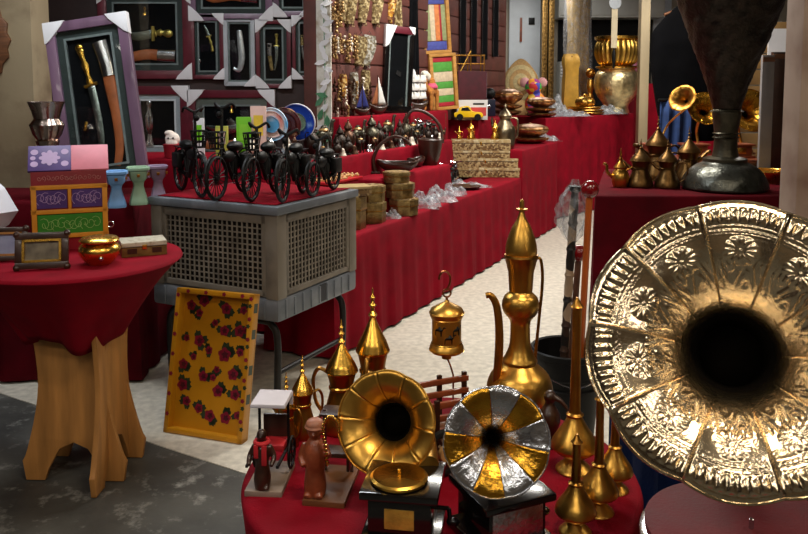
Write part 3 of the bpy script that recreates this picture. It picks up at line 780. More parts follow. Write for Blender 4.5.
# dark carved bust behind the silver and gold horn
L = onz(549, 445, ZF); L.z = ZF
t = thing('figurine', 'dark polished wooden bird-like carving in front of the tall ewer', 'figurine', L, R(-30))
MB().lathe([(0.026, 0), (0.028, 0.004), (0.026, 0.010), (0.012, 0.012)], 20).build('base', WOOD_DK, t)
mb = MB(); mb.lathe(spl([(0.010, 0.01), (0.016, 0.03), (0.024, 0.055), (0.022, 0.075), (0.012, 0.092), (0.010, 0.10)], 3), 20); mb.ball((0, 0, 0.112), (0.014, 0.016, 0.014))
mb.tube(spl([(0.008, 0, 0.112), (0.026, 0, 0.106), (0.044, 0, 0.088)], 4), [0.008, 0.003], 10); mb.tube(spl([(-0.012, 0, 0.07), (-0.03, 0, 0.06), (-0.045, 0, 0.03)], 4), [0.012, 0.004], 10)
mb.build('carving', WOOD_DK, t, remesh=0.0025, smooth=3)

# ------------------------------------------------------------------ bucket of canes
L = Vector((0.63, 3.0, 0))
t = thing('bucket', 'black plastic bucket standing on the pale floor behind the sprinklers', 'bucket', L)
BKT = mat('black_plastic', (7, 7, 8), 0.5, 0, 0.3, 12, spec=0.3)
MB().lathe([(0.085, 0.0), (0.09, 0.004), (0.132, 0.47), (0.142, 0.475), (0.143, 0.495), (0.138, 0.50), (0.130, 0.495), (0.126, 0.46), (0.085, 0.015), (0, 0.012)], 40, cap=False).build('pail', BKT, t)
for z in (0.40, 0.36): MB().lathe([(0.123, z - 0.004), (0.131, z), (0.1245, z + 0.004)], 40, cap=False).build('rib', BKT, t)
MB().tube(spl([(-0.138, 0, 0.48), (-0.11, -0.11, 0.43), (0, -0.15, 0.39), (0.11, -0.11, 0.43), (0.138, 0, 0.48)], 5), 0.003, 6).build('bail', SILVER, t)
ORW = mat('orange_wood', (170, 82, 30), 0.35, 0, 0.3, 10, coat=0.3, stretch=(1, 1, 0.3))
def cane(label, foot, head, m, kind):
    a, b = Vector(foot), Vector(head); d = b - a
    t = thing('cane', label, 'cane', a, 0, 'canes in the black bucket', d.to_track_quat('Z', 'Y').to_euler())
    n = d.length
    if kind == 'ball':
        MB().lathe([(0.009, 0), (0.012, 0.01), (0.0125, n - 0.05), (0.010, n - 0.03)], 14).build('shaft', m, t)
        MB().ball((0, 0, n - 0.012), 0.033, 18).build('knob', mat('red_knob', (120, 14, 20), 0.2, 0, 0.2, 10, coat=0.5), t)
        MB().lathe([(0.0135, n * 0.1), (0.016, n * 0.1 + 0.01), (0.0135, n * 0.1 + 0.02)], 14, cap=False).build('ferrule', BRASS, t)
    else:
        pr = [(0.012, 0)]
        z = 0.05
        while z < n - 0.05:
            pr += [(0.015, z), (0.019, z + 0.012), (0.015, z + 0.024), (0.017, z + 0.07)]; z += 0.10
        MB().lathe(pr + [(0.012, n)], 14).build('shaft', m, t)
        mb = MB(); rr = random.Random(5)
        def fn(u_, v_):
            a_ = 2 * PI * u_; r = 0.012 + 0.045 * math.sin(PI * min(1, v_ * 1.05)) ** 0.8
            r *= 1 + 0.25 * math.sin(5 * a_ + 9 * v_) + 0.12 * math.sin(11 * a_ - 14 * v_)
            return (r * math.cos(a_), r * math.sin(a_), n - 0.20 + 0.24 * v_)
        mb.grid(fn, 28, 16); mb.build('plastic_wrap', PLASTIC, t, ang=15)
        MB().lathe([(0.012, n - 0.01), (0.024, n), (0.022, n + 0.015), (0, n + 0.02)], 14).build('knob', BLACK, t)
    return t
cane('turned black and bone cane wrapped in clear plastic at its top', L + Vector((-0.03, 0.02, 0.02)), at(575, 190, 2.98), pattern_mat('banded_bone', [(30, 26, 24), (150, 128, 104), (60, 44, 36), (26, 22, 22)], 16, 0.35), 'turned')
cane('orange wooden cane with a round dark red knob', L + Vector((0.03, -0.02, 0.02)), at(590, 186, 2.9), ORW, 'ball')
cane('second turned cane beside the plastic-wrapped one', L + Vector((0.0, 0.04, 0.02)), at(579, 250, 3.03), mat('brown_cane', (88, 58, 44), 0.4, 0, 0.3, 14), 'ball')
# ------------------------------------------------------------------ air cooler on a bent pipe stand
CC = at(277, 208, 3.55); CC.z = 0
RD = Vector((0.454, 0.891, 0)); LD = Vector((-0.891, 0.454, 0))
CW, CZ0, CZ1 = 0.76, 0.42, 0.955
CW2 = 0.70
GREYP = mat('grey_enamel', (124, 116, 104), 0.5, 0.1, 0.18, 7, 0.05, 40, col2=(86, 80, 74), contrast=(0.45, 0.85))
GREYB = mat('blue_grey_base', (104, 110, 118), 0.45, 0.1, 0.2, 6, 0.05, 40, col2=(150, 154, 160), contrast=(0.5, 0.8))
ct = CC + LD * (CW / 2) + RD * (CW2 / 2)
ctz = math.atan2(RD.y, RD.x) - PI / 2
t = thing('air_cooler', 'worn grey boxy air cooler with wire grilles on a black pipe stand', 'air cooler', ct, ctz)
# local: -y front (left-facing side in the photo), +x right side ; front face normal is -RD, right face normal is -LD
hx, hy = CW / 2, CW2 / 2
MB().box((0, 0, CZ0 + 0.055), (CW, CW2, 0.11)).build('water_tank', GREYB, t, bevel=0.02)
MB().box((0, 0, CZ1 - 0.02), (CW + 0.02, CW2 + 0.02, 0.04)).build('top_panel', GREYB, t, bevel=0.008)
for sx in (-1, 1):
    for sy in (-1, 1):
        MB().box((sx * (hx - 0.035), sy * (hy - 0.035), (CZ0 + CZ1) / 2 + 0.035), (0.07, 0.07, CZ1 - CZ0 - 0.14)).build('corner_post', GREYP, t, bevel=0.006)
def grille(face):
    mb = MB(); wd = (CW if face in 'FB' else CW2) - 0.14
    z0, z1 = CZ0 + 0.115, CZ1 - 0.045
    fr = MB()
    for z in (z0 + 0.012, z1 - 0.02): fr.box((0, 0, z), (wd, 0.022, 0.04 if z > z0 + 0.1 else 0.024))
    for x in (-wd / 2 + 0.012, wd / 2 - 0.012): fr.box((x, 0, (z0 + z1) / 2), (0.024, 0.022, z1 - z0))
    nx = int(wd / 0.030); nz = int((z1 - z0 - 0.06) / 0.0245)
    g_ = MB()
    for i in range(nx + 1):
        x = -wd / 2 + 0.02 + (wd - 0.04) * i / nx; g_.box((x, -0.004, (z0 + z1) / 2), (0.0065, 0.006, z1 - z0 - 0.03))
    for k in range(nz + 1):
        z = z0 + 0.022 + (z1 - z0 - 0.06) * k / nz; g_.box((0, 0.0, z), (wd - 0.03, 0.006, 0.006))
    loc, rz = {'F': ((0, -hy + 0.014, 0), 0), 'R': ((hx - 0.014, 0, 0), PI / 2), 'B': ((0, hy - 0.014, 0), PI), 'L': ((-hx + 0.014, 0, 0), -PI / 2)}[face]
    p_ = fr.build('side_panel', GREYP, t, loc=loc, rot=(0, 0, rz), bevel=0.003)
    g_.build('wire_grille', mat('grille_wire', (142, 134, 122), 0.5, 0.3, 0.3, 12), p_)
    MB().box((0, 0.03, (z0 + z1) / 2), (wd - 0.02, 0.02, z1 - z0 - 0.02)).build('cooling_pad', mat('cooling_pad', (34, 29, 25), 0.95, 0, 0.4, 60, 0.4, 90), p_)
for f_ in 'FRBL': grille(f_)
MB().box((hx + 0.001, 0.02, CZ0 + 0.06), (0.006, 0.05, 0.085)).build('drain_slot', mat('dark_slot', (40, 42, 48), 0.6), t)
for k in range(9): MB().box((hx + 0.001, -hy + 0.06 + k * 0.07, CZ0 + 0.055), (0.008, 0.012, 0.085)).build('rib', GREYB, t, bevel=0.002)
for k in range(9): MB().box((-hx + 0.08 + k * 0.075, -hy - 0.001, CZ0 + 0.055), (0.012, 0.008, 0.085)).build('rib', GREYB, t, bevel=0.002)
PIPE = mat('black_pipe', (30, 28, 27), 0.45, 0.4, 0.3, 12)
for sy in (-1, 1):
    MB().tube(spl([(-hx + 0.06, sy * (hy - 0.06), 0.0), (-hx + 0.05, sy * (hy - 0.06), 0.30), (-hx + 0.08, sy * (hy - 0.06), 0.385), (-hx + 0.16, sy * (hy - 0.06), 0.402), (hx - 0.16, sy * (hy - 0.06), 0.402), (hx - 0.08, sy * (hy - 0.06), 0.385), (hx - 0.05, sy * (hy - 0.06), 0.30), (hx - 0.06, sy * (hy - 0.06), 0.0)], 5), 0.017, 12).build('stand_hoop', PIPE, t)
for sx in (-1, 1):
    MB().tube([(sx * (hx - 0.055), -hy + 0.06, 0.16), (sx * (hx - 0.055), hy - 0.06, 0.16)], 0.013, 10).build('stand_rail', PIPE, t)
# red cloth on the cooler
c_ = MB()
def fn(u_, v_):
    x = (u_ - 0.5) * (CW - 0.05); y = (v_ - 0.5) * (CW2 - 0.05)
    return (x, y, CZ1 + 0.004 + 0.0012 * math.sin(30 * x + 11 * y))
o = c_.grid(fn, 20, 20).build('top_cloth', RED, None, loc=ct, rot=(0, 0, ctz), solid=0.003)
tag(o, 'red cloth spread flat on the top of the grey air cooler', 'cloth')
ZK = CZ1 + 0.007

# ------------------------------------------------------------------ black wire bicycles
def bicycle(label, a, b, r, hbar, basket=True, group='black miniature bicycles on the air cooler'):
    """front wheel contact a, rear wheel contact b"""
    a, b = Vector(a), Vector(b); d = b - a; d.z = 0; wb = d.length
    t = thing('miniature_bicycle', label, 'model bicycle', (a.x, a.y, ZK), math.atan2(d.y, d.x), group)
    for x, nm in ((0, 'front_wheel'), (wb, 'rear_wheel')):
        w_ = MB().ring((0, 0, 0), r - 0.008, 0.009, 36, 8, axis='X').build(nm, BLACK, t, loc=(x, 0, r))
        sp = MB()
        for k in range(9):
            an = PI * k / 9; c, s_ = (r - 0.007) * math.cos(an), (r - 0.007) * math.sin(an)
            sp.tube([(-c, 0, -s_), (c, 0, s_)], 0.0024, 5)
        sp.build('spokes', BLACK, w_)
        mb = MB(); mb.M = Matrix.Rotation(PI / 2, 4, 'X'); mb.lathe([(0.011, -0.013), (0.018, -0.006), (0.018, 0.006), (0.011, 0.013)], 14).build('hub', BLACK, w_)
        mb = MB()
        mb.tube([((r + 0.012) * math.cos(R(q)), 0, (r + 0.012) * math.sin(R(q))) for q in range(20, 165, 12)], 0.006, 6, flat=0.4)
        mb.build('mudguard', BLACK, w_)
    hz = r * 2.35
    mb = MB()
    hd = (wb * 0.20, 0, hz)
    for s_ in (-1, 1): mb.tube(spl([(0, 0.012 * s_, r), (0.012, 0.012 * s_, r * 1.6), hd], 3), 0.004, 7)
    bbk = (wb * 0.55, 0, r * 0.8); st = (wb * 0.62, 0, hz * 0.93)
    mb.tube([hd, bbk], 0.010, 7).tube([(hd[0], 0, hd[2] - 0.03), (st[0], 0, st[2] - 0.035)], 0.010, 7).tube([bbk, st], 0.010, 7)
    for s_ in (-1, 1): mb.tube([bbk, (wb, 0.012 * s_, r)], 0.006, 7).tube([st, (wb, 0.012 * s_, r)], 0.006, 7)
    mb.build('frame', BLACK, t)
    mb = MB(); mb.tube([hd, (hd[0] + 0.004, 0, hbar - 0.03), (hd[0] + 0.008, 0, hbar - 0.02)], 0.008, 7)
    mb.tube(spl([(hd[0] + 0.05, -0.045, hbar - 0.02), (hd[0] + 0.02, -0.042, hbar), (hd[0] + 0.005, 0, hbar - 0.022), (hd[0] + 0.02, 0.042, hbar), (hd[0] + 0.05, 0.045, hbar - 0.02)], 5), 0.007, 7)
    mb.ball((hd[0] - 0.02, 0, hbar - 0.05), (0.014, 0.016, 0.016), 10)
    mb.build('handlebar', BLACK, t)
    MB().ball((st[0] + 0.01, 0, st[2] + 0.012), (0.065, 0.032, 0.026), 14).build('saddle', BLACK, t)
    mb = MB(); mb.ring((bbk[0], -0.012, bbk[2]), 0.022, 0.003, 18, 6, axis='X'); mb.bar((bbk[0], -0.016, bbk[2]), (bbk[0] + 0.03, -0.02, bbk[2] - 0.03), 0.004); mb.box((bbk[0] + 0.03, -0.03, bbk[2] - 0.03), (0.022, 0.014, 0.004))
    mb.bar((bbk[0], 0.016, bbk[2]), (bbk[0] - 0.03, 0.02, bbk[2] + 0.03), 0.004); mb.box((bbk[0] - 0.03, 0.03, bbk[2] + 0.03), (0.022, 0.014, 0.004))
    mb.build('pedals', BLACK, t)
    mb = MB(); mb.box((wb + 0.005, 0, r * 2.15), (0.09, 0.035, 0.004)); mb.bar((wb, 0.012, r), (wb + 0.03, 0.014, r * 2.15), 0.003); mb.bar((wb, -0.012, r), (wb + 0.03, -0.014, r * 2.15), 0.003)
    mb.build('rear_rack', BLACK, t)
    for s_ in (-1, 1): MB().box((wb * 0.86, 0.03 * s_, r * 1.55), (0.09, 0.03, 0.075)).build('pannier', BLACK, t, bevel=0.008)
    MB().ball((wb * 0.40, 0, hz * 0.80), (0.062, 0.018, 0.030), 14).build('tank', BLACK, t)
    if basket:
        mb = MB(); bx, bz = hd[0] - 0.05, hz + 0.03
        for k in range(4):
            z = bz - 0.035 + 0.026 * k; q = 0.022 + 0.003 * k
            mb.tube([(bx - q, -q, z), (bx + q, -q, z), (bx + q, q, z), (bx - q, q, z)], 0.0035, 5, True)
        for k in range(4):
            for (ux, uy) in ((-1, -1 + 0.66 * k), (1, -1 + 0.66 * k), (-1 + 0.66 * k, -1), (-1 + 0.66 * k, 1)):
                mb.tube([(bx + ux * 0.022, uy * 0.022, bz - 0.035), (bx + ux * 0.031, uy * 0.031, bz + 0.045)], 0.0028, 5)
        mb.bar((bx + 0.02, 0, bz - 0.01), hd, 0.005)
        mb.build('basket', BLACK, t)
    return t
def kz(px, py): return onz(px, py, ZK)
bicycle('black wire bicycle with the tallest handlebar and a basket, nearest the pastel burners', kz(201, 197.5), kz(181, 190.5), 0.105, 0.43)
bicycle('black wire bicycle with a basket, standing next to the one nearest the burners', kz(217, 200.5), kz(245, 192.5), 0.105, 0.45)
bicycle('black wire bicycle over the front corner of the cooler, without a basket', kz(283, 202.5), kz(303, 193), 0.102, 0.33, False)
bicycle('black wire bicycle next to the one over the front corner, with a low basket', kz(252, 201.5), kz(277, 192.5), 0.104, 0.36)
bicycle('short black wire bicycle standing apart near the brass boxes', kz(313, 196.5), kz(334, 189.5), 0.085, 0.29, False)

# ------------------------------------------------------------------ yellow tray with roses, leaning on the cooler
YEL = mat('yellow_lacquer', (186, 126, 14), 0.42, 0, 0.12, 6, coat=0.15)
bl, br_ = onz(157, 431, 0), onz(249, 446, 0)
tl, tr = at(177, 282, 3.48), at(266, 290, 3.42)
wv = (br_ - bl); TW = wv.length
hv = (tl - bl); TH = hv.length
xax = wv.normalized(); n_ = xax.cross(hv).normalized(); zax = n_.cross(xax) * -1
zax = (hv - xax * hv.dot(xax)).normalized(); yax = zax.cross(xax)
M3 = Matrix((xax, yax, zax)).transposed()
sh = hv.dot(xax)
t = thing('tray', 'yellow tray printed with crimson roses, leaning on edge against the air cooler', 'tray', (bl + br_) / 2 + Vector((0, 0, 0.002)), 0, None, M3.to_euler())
TW, TH = 0.385, 0.62
def shp(x, z): return (x + sh * 0.5 * z / TH, z)
o = MB().box((0, 0.04, TH / 2), (TW, 0.012, TH)).build('bottom', YEL, t)
for (c, s_) in (((0, 0.02, 0.011), (TW, 0.05, 0.022)), ((0, 0.02, TH - 0.011), (TW, 0.05, 0.022)), ((-TW / 2 + 0.011, 0.02, TH / 2), (0.022, 0.05, TH)), ((TW / 2 - 0.011, 0.02, TH / 2), (0.022, 0.05, TH))):
    MB().box(c, s_).build('rim', YEL, t, bevel=0.003)
ROSE = mat('rose_print', (122, 10, 40), 0.45, 0, 0.3, 60)
ROSE_D = mat('rose_centre_print', (70, 8, 26), 0.45, 0, 0.3, 60)  # darker crimson printed at the rose centres
LEAFP = mat('leaf_print', (38, 52, 30), 0.45, 0, 0.3, 50)
def disc(mb, x, z, r, y, n=9, wob=0.2, ph=0.0):
    pts = [(x + r * (1 + wob * math.cos(5 * 2 * PI * i / (n * 2) + ph)) * math.cos(2 * PI * i / (n * 2)), y, z + r * (1 + wob * math.cos(5 * 2 * PI * i / (n * 2) + ph)) * math.sin(2 * PI * i / (n * 2))) for i in range(n * 2)]
    mb.add(pts, [tuple(range(n * 2))])
# flower positions in the tray's own picture (0..1)
spots = [(.30, .06, 1), (.62, .10, 1), (.86, .10, .7), (.12, .10, .9), (.25, .15, .7), (.48, .21, .6), (.62, .26, .9), (.83, .25, 1), (.93, .24, .6), (.28, .35, 1), (.10, .34, .6), (.22, .47, .6), (.43, .41, .7), (.65, .43, 1.2), (.86, .40, .7), (.05, .53, .9), (.38, .60, .9), (.56, .54, .6), (.52, .60, .6), (.79, .56, 1), (.10, .68, 1), (.60, .69, 1), (.84, .70, .9), (.18, .79, .8), (.36, .83, .8), (.52, .87, 1), (.74, .87, 1), (.90, .84, .7)]
rr = random.Random(4)
for i, (x, z, s_) in enumerate(spots):
    X, Z = (x - 0.5) * TW * 0.92, (1 - z) * TH * 0.96 + 0.01
    yf = 0.0332
    if abs(X) > TW / 2 - 0.045: X = math.copysign(TW / 2 - 0.045, X)
    Z = min(max(Z, 0.05), TH - 0.05)
    r = 0.0245 * s_; ml, mr_, md_ = MB(), MB(), MB()
    for k in range(3):
        a = rr.uniform(0, 6.28); 
        lx, lz = X + math.cos(a) * r * 1.15, Z + math.sin(a) * r * 1.15
        disc(ml, lx, lz, r * 0.7, yf, 6, 0.25, a)
    disc(mr_, X, Z, r, yf - 0.0006, 10, 0.14, rr.uniform(0, 6))
    disc(md_, X + r * 0.1, Z, r * 0.5, yf - 0.0012, 7, 0.3, rr.uniform(0, 6))
    o = mr_.build('rose_print', ROSE, t); md_.build('rose_centre', ROSE_D, o); ml.build('leaf_print', LEAFP, o)
ml, mr_, md_ = MB(), MB(), MB()
def side_flowers():
    for i in range(7):
        z = 0.06 + i * 0.085
        disc(ml, TW / 2 - 0.011 + rr.uniform(-.006, .006), z, 0.009, -0.0056, 6, 0.25); disc(mr_, TW / 2 - 0.012, z + 0.03, 0.009, -0.0058, 8, 0.15)
        disc(mr_, -TW / 2 + 0.012, z + 0.02, 0.009, -0.0058, 8, 0.15)
        if i < 4: disc(mr_, -TW / 2 + 0.06 + i * 0.09, TH - 0.011, 0.009, -0.0058, 8, 0.15)
side_flowers()
# leaf sprigs on the outer edge
for i, z in enumerate((0.18, 0.30, 0.45, 0.56)):
    q = MB(); q.box((TW / 2 + 0.0004, 0.02, z), (0.0008, 0.030, 0.04)); q.build('leaf_print', LEAFP, t)
ml.build('edge_leaf_print', LEAFP, t)['kind'] = 'stuff'; mr_.build('edge_rose_print', ROSE, t)['kind'] = 'stuff'

# ------------------------------------------------------------------ things on the left round table
def lt(px, py): return onz(px, py, ZL)
# painted house box
L = lt(72, 247); w_ = span(74, L.y); hh = span(99, L.y); dp = 0.11
t = thing('key_box', 'brightly painted house-shaped wooden key box with sloping roof', 'key box', L, R(21))
RP = mat('red_paint', (128, 18, 30), 0.45, 0, 0.15, 12); YP = mat('ochre_paint', (206, 138, 36), 0.5, 0, 0.12, 14)
PP = mat('purple_paint', (70, 44, 112), 0.5, 0, 0.12, 14); GP = mat('green_paint', (44, 126, 30), 0.5, 0, 0.12, 14); PK = mat('pink_paint', (206, 116, 132), 0.5, 0, 0.1, 14)
CRM = mat('pale_scroll_paint', (176, 150, 190), 0.6, 0, 0.1, 14); SCR = mat('silver_scroll_paint', (176, 120, 116), 0.5, 0, 0.1, 14); SCG = mat('pale_green_scroll', (150, 186, 110), 0.5, 0, 0.1, 14)
bw_ = w_ * 0.94; z1 = hh * 0.80
MB().prism([(-bw_ / 2, 0), (bw_ / 2, 0), (bw_ / 2, z1), (-bw_ / 2, z1)], -dp / 2, dp / 2).build('body', RP, t, bevel=0.003)
yf = -dp / 2
fz0, fz1 = hh * 0.13, hh * 0.66
fr = MB()
for z in (fz0 + 0.008, (fz0 + fz1) / 2, fz1 - 0.008): fr.box((0, yf - 0.004, z), (bw_ + 0.004, 0.010, 0.017))
for x in (-bw_ / 2 + 0.009, bw_ / 2 - 0.009): fr.box((x, yf - 0.004, (fz0 + fz1) / 2), (0.019, 0.010, fz1 - fz0))
fr.box((0, yf - 0.004, (fz0 + fz1) * 0.25 + fz1 * 0.5), (0.012, 0.0098, (fz1 - fz0) / 2)).build('panel_frame', YP, t, bevel=0.0015)
zc, zh = (fz0 + fz1) / 2, (fz1 - fz0) / 2
def scroll(parent, m, cx, cz, w2, h2, y, n):
    mb = MB()
    for s_ in (-1, 1):
        for k in range(n):
            x = cx + s_ * (w2 * (k + 0.5) / n); r = h2 * 0.55
            mb.tube([(x + r * 0.8 * (1 - q / 14) * math.cos(q * 0.62 + k), y, cz + r * (1 - q / 14) * math.sin(q * 0.62 + k) * (1 if k % 2 else -1)) for q in range(12)], 0.0011, 4)
    for q in range(9): mb.ball((cx + (q - 4) * 0.004, y, cz + 0.005 * math.cos(q * 0.8)), 0.0016, 6)
    mb.build('scroll_paint', m, parent)
for s_ in (-1, 1):
    o = MB().box((s_ * bw_ * 0.235, yf - 0.001, zc + zh * 0.5), (bw_ * 0.40, 0.006, zh * 0.74)).build('purple_panel', PP, t)
    scroll(o, CRM, s_ * bw_ * 0.235, zc + zh * 0.5, bw_ * 0.17, zh * 0.46, yf - 0.0045, 3)
o = MB().box((0, yf - 0.001, zc - zh * 0.48), (bw_ * 0.86, 0.006, zh * 0.74)).build('green_panel', GP, t); scroll(o, SCG, 0, zc - zh * 0.48, bw_ * 0.38, zh * 0.46, yf - 0.0045, 5)
scroll(t, SCR, 0, hh * 0.73, bw_ * 0.42, hh * 0.05, yf - 0.001, 7)
# sloping roof in two colours
rs = Matrix.Rotation(R(24), 3, 'X')
for (x, ww, m_) in ((-w_ * 0.235, w_ * 0.53, PP), (w_ * 0.265, w_ * 0.47, PK)):
    o = MB().box((x, -0.012, hh * 0.915), (ww, dp * 1.15, 0.012), Matrix.Rotation(R(46), 3, 'X')).build('roof_board', m_, t, bevel=0.002)
    if m_ is PP:
        mb = MB(); mb.M = Matrix.Translation((x, -0.012, hh * 0.915)) @ Matrix.Rotation(R(46), 4, 'X')
        for (ux, uy, r) in ((0, 0, 0.030), (-0.055, -0.03, 0.014), (-0.055, 0.03, 0.014), (0.055, -0.03, 0.014), (0.055, 0.03, 0.014), (-0.06, 0, 0.010)):
            mb.lathe([(r, 0.0062), (r, 0.0066), (0, 0.0067)], 14, c=(ux, uy, 0))
            if r > 0.02:
                for k in range(8): mb.lathe([(0.009, 0.0064), (0.009, 0.0070), (0, 0.0071)], 8, c=(ux + 0.03 * math.cos(k * PI / 4), uy + 0.03 * math.sin(k * PI / 4), 0))
        mb.build('roof_motif', CRM, o)
MB().prism([(-bw_ / 2 + 0.004, z1 - 0.002), (bw_ / 2 - 0.004, z1 - 0.002), (bw_ / 2 - 0.004, hh * 0.84), (-bw_ / 2 + 0.004, hh * 0.84)], -dp * 0.1, dp / 2).build('gable', RP, t)
MB().ring((bw_ / 2 + 0.010, -0.02, hh * 0.22), 0.012, 0.0022, 16, 6, axis='X').build('pull_ring', SILVER, t)

def small_frame(label, L, w_, h_, bw, m, inner_m, pic_m, rz, tilt=-12, cat='picture frame'):
    t = thing('photo_frame', label, cat, L, 0, None, (R(tilt), 0, rz))
    for (a, b) in (((-w_ / 2, 0), (w_ / 2, 0)), ((-w_ / 2, h_), (w_ / 2, h_))):
        z = a[1] + (bw / 2 if a[1] == 0 else -bw / 2)
        MB().box((0, 0, z), (w_, 0.016, bw)).build('frame_bar', m, t, bevel=0.003)
    for s_ in (-1, 1): MB().box((s_ * (w_ / 2 - bw / 2), 0, h_ / 2), (bw, 0.016, h_ - 2 * bw)).build('frame_bar', m, t, bevel=0.003)
    for sx in (-1, 1):
        for z in (0.006, h_ - 0.006): MB().ball((sx * (w_ / 2 - 0.006), 0, z), 0.013, 10).build('corner_knob', m, t)
    iw, ih = w_ - 2 * bw, h_ - 2 * bw
    fr = MB()
    for z in (bw + 0.004, h_ - bw - 0.004): fr.box((0, -0.003, z), (iw, 0.014, 0.008))
    for s_ in (-1, 1): fr.box((s_ * (iw / 2 - 0.004), -0.003, h_ / 2), (0.008, 0.014, ih))
    fr.build('inner_slip', inner_m, t)
    MB().box((0, 0.004, h_ / 2), (iw, 0.006, ih)).build('picture', pic_m, t)
    MB().box((0, 0.022, h_ * 0.40), (0.03, 0.004, h_ * 0.8), Matrix.Rotation(R(-14), 3, 'X')).build('easel_back', m, t)
    return t
L = lt(42, 270); small_frame('dark wooden picture frame with a gold inner edge, beside the gold pot', L + Vector((0, 0, 0.004)), span(51, L.y), span(37, L.y), 0.024, WOOD_DK, BRASS_BR, mat('sepia_picture', (128, 120, 100), 0.5, 0, 0.4, 20, col2=(60, 54, 44)), R(14))
L = lt(4, 262); small_frame('dark frame around a lilac picture at the side of the round table', L + Vector((0, 0, 0.004)), span(44, L.y), span(34, L.y), 0.018, WOOD_DK, mat('copper_slip', (170, 120, 70), 0.4, 0.6), mat('lilac_picture', (170, 176, 206), 0.3, 0, 0.3, 10, col2=(110, 120, 160)), R(10))
# white faceted ornament
L = lt(-6, 240); s_ = span(1, L.y)
t = thing('faceted_lantern', 'white faceted paper lantern behind the lilac picture', 'lantern', L)
MB().lathe([(0.05, 0), (0.05, 0.012), (0.02, 0.02)], 20).build('foot', WHITE, t)
MB().lathe([(4 * s_, 8 * s_), (16 * s_, 16 * s_), (26 * s_, 30 * s_), (14 * s_, 52 * s_), (4 * s_, 62 * s_)], 6).build('faceted_shade', mat('white_paper', (214, 216, 226), 0.5, 0, 0.08, 6), t, ang=5)
# gold lidded pot
L = lt(100, 264); s_ = span(1, L.y)
t = thing('lidded_pot', 'shiny gold bulbous pot with a flat lid', 'pot', L)
MB().lathe([(r * s_, z * s_) for r, z in spl([(10, 0), (12, 1), (18, 8), (20.5, 14), (19, 19), (15, 22), (14, 23)], 4)], 32).build('body', BRASS_BR, t)
l = MB().lathe([(r * s_, z * s_) for r, z in [(15, 23), (19, 23.5), (19.5, 25), (17, 27.5), (8, 29.5), (0, 30)]], 32).build('lid', BRASS_BR, t)
MB().ball((8 * s_, -17.5 * s_, 9 * s_), 2.6 * s_, 10).build('stud', SILVER, t)
# inlaid boxes
def inlaid_box(label, L, w_, d_, h_, rz, group=None, top=INLAY, side=INLAY_D, feet=False, clasp=True):
    t = thing('inlaid_box', label, 'box', L, rz, group)
    MB().box((0, 0, h_ * 0.34), (w_, d_, h_ * 0.68)).build('body', side, t, bevel=0.002)
    MB().box((0, 0, h_ * 0.85), (w_ * 1.01, d_ * 1.01, h_ * 0.30)).build('lid', top, t, bevel=0.003)
    mb = MB()
    for s_ in (-1, 1):
        mb.box((0, s_ * (d_ / 2 + 0.001), h_ * 0.69), (w_ * 1.015, 0.003, h_ * 0.03)); mb.box((s_ * (w_ / 2 + 0.001), 0, h_ * 0.69), (0.003, d_ * 1.015, h_ * 0.03))
    mb.build('edge_line', WOOD_DK, t)
    if clasp: MB().box((0, -d_ / 2 - 0.003, h_ * 0.66), (0.016, 0.005, h_ * 0.3)).build('clasp', BRASS_BR, t, bevel=0.001)
    return t
L = lt(143, 253); t = inlaid_box('inlaid wooden box with a cream top at the edge of the tall round table', L, 0.165, 0.125, 0.055, R(24), top=mat('cream_top', (196, 190, 172), 0.35, 0, 0.15, 40, col2=(140, 120, 90), contrast=(0.5, 0.75)), side=mat('gilt_brown', (120, 92, 48), 0.4, 0.2, 0.35, 40))
for s_ in (-1, 1): MB().box((s_ * 0.045, -0.0635, 0.022), (0.035, 0.002, 0.02)).build('dark_motif', WOOD_DK, t)

# ------------------------------------------------------------------ pastel burners, goblet and Santa cup on the shelves
def burner(label, px, py, h_px, r_px, m, z=ZS):
    L = onz(px, py, z); s_ = span(1, L.y); h_, r = h_px * s_, r_px * s_
    t = thing('incense_burner', label, 'incense burner', L, R(20), 'pastel incense burners on the red shelf')
    MB().lathe(spl([(r * 0.80, 0), (r * 0.78, h_ * 0.1), (r * 0.56, h_ * 0.34), (r * 0.44, h_ * 0.5), (r * 0.52, h_ * 0.62)], 4), 32, sq=0.45).build('stem', m, t)
    MB().lathe([(r * 0.5, h_ * 0.6), (r * 0.72, h_ * 0.68), (r * 0.80, h_ * 0.88), (r, h_ * 0.92), (r, h_ * 0.98), (r * 0.9, h_), (r * 0.72, h_ * 0.98), (r * 0.6, h_ * 0.8), (0, h_ * 0.78)], 32, sq=0.45).build('cup', m, t)
    for k in range(4):
        a = k * PI / 2
        MB().box((r * 0.82 * math.cos(a), r * 0.82 * math.sin(a), h_ * 0.78), (0.014, 0.014, 0.014)).build('mirror_stud', BRASS_DK, t, bevel=0.002)
    return t
burner('sky blue incense burner with a flared foot', 117, 207, 37, 11.5, mat('sky_blue', (108, 156, 208), 0.5, 0, 0.1, 12))
burner('pale green incense burner between the blue and the mauve one', 139, 204, 38, 11.5, mat('pale_green', (138, 170, 142), 0.5, 0, 0.1, 12))
burner('mauve incense burner beside the pale green one', 158.5, 200.5, 36, 10, mat('mauve_paint', (140, 120, 146), 0.5, 0, 0.1, 12))
L = Vector((at(182, 195, 4.35).x, 4.35, ZS))
L = onz(50, 200, ZS); s_ = span(1, L.y)
t = thing('goblet', 'tall silvery copper goblet with a scalloped bowl, behind the painted key box', 'goblet', L)
SC = mat('silvered_copper', (186, 166, 154), 0.26, 1, 0.35, 10, 0.1, 60)
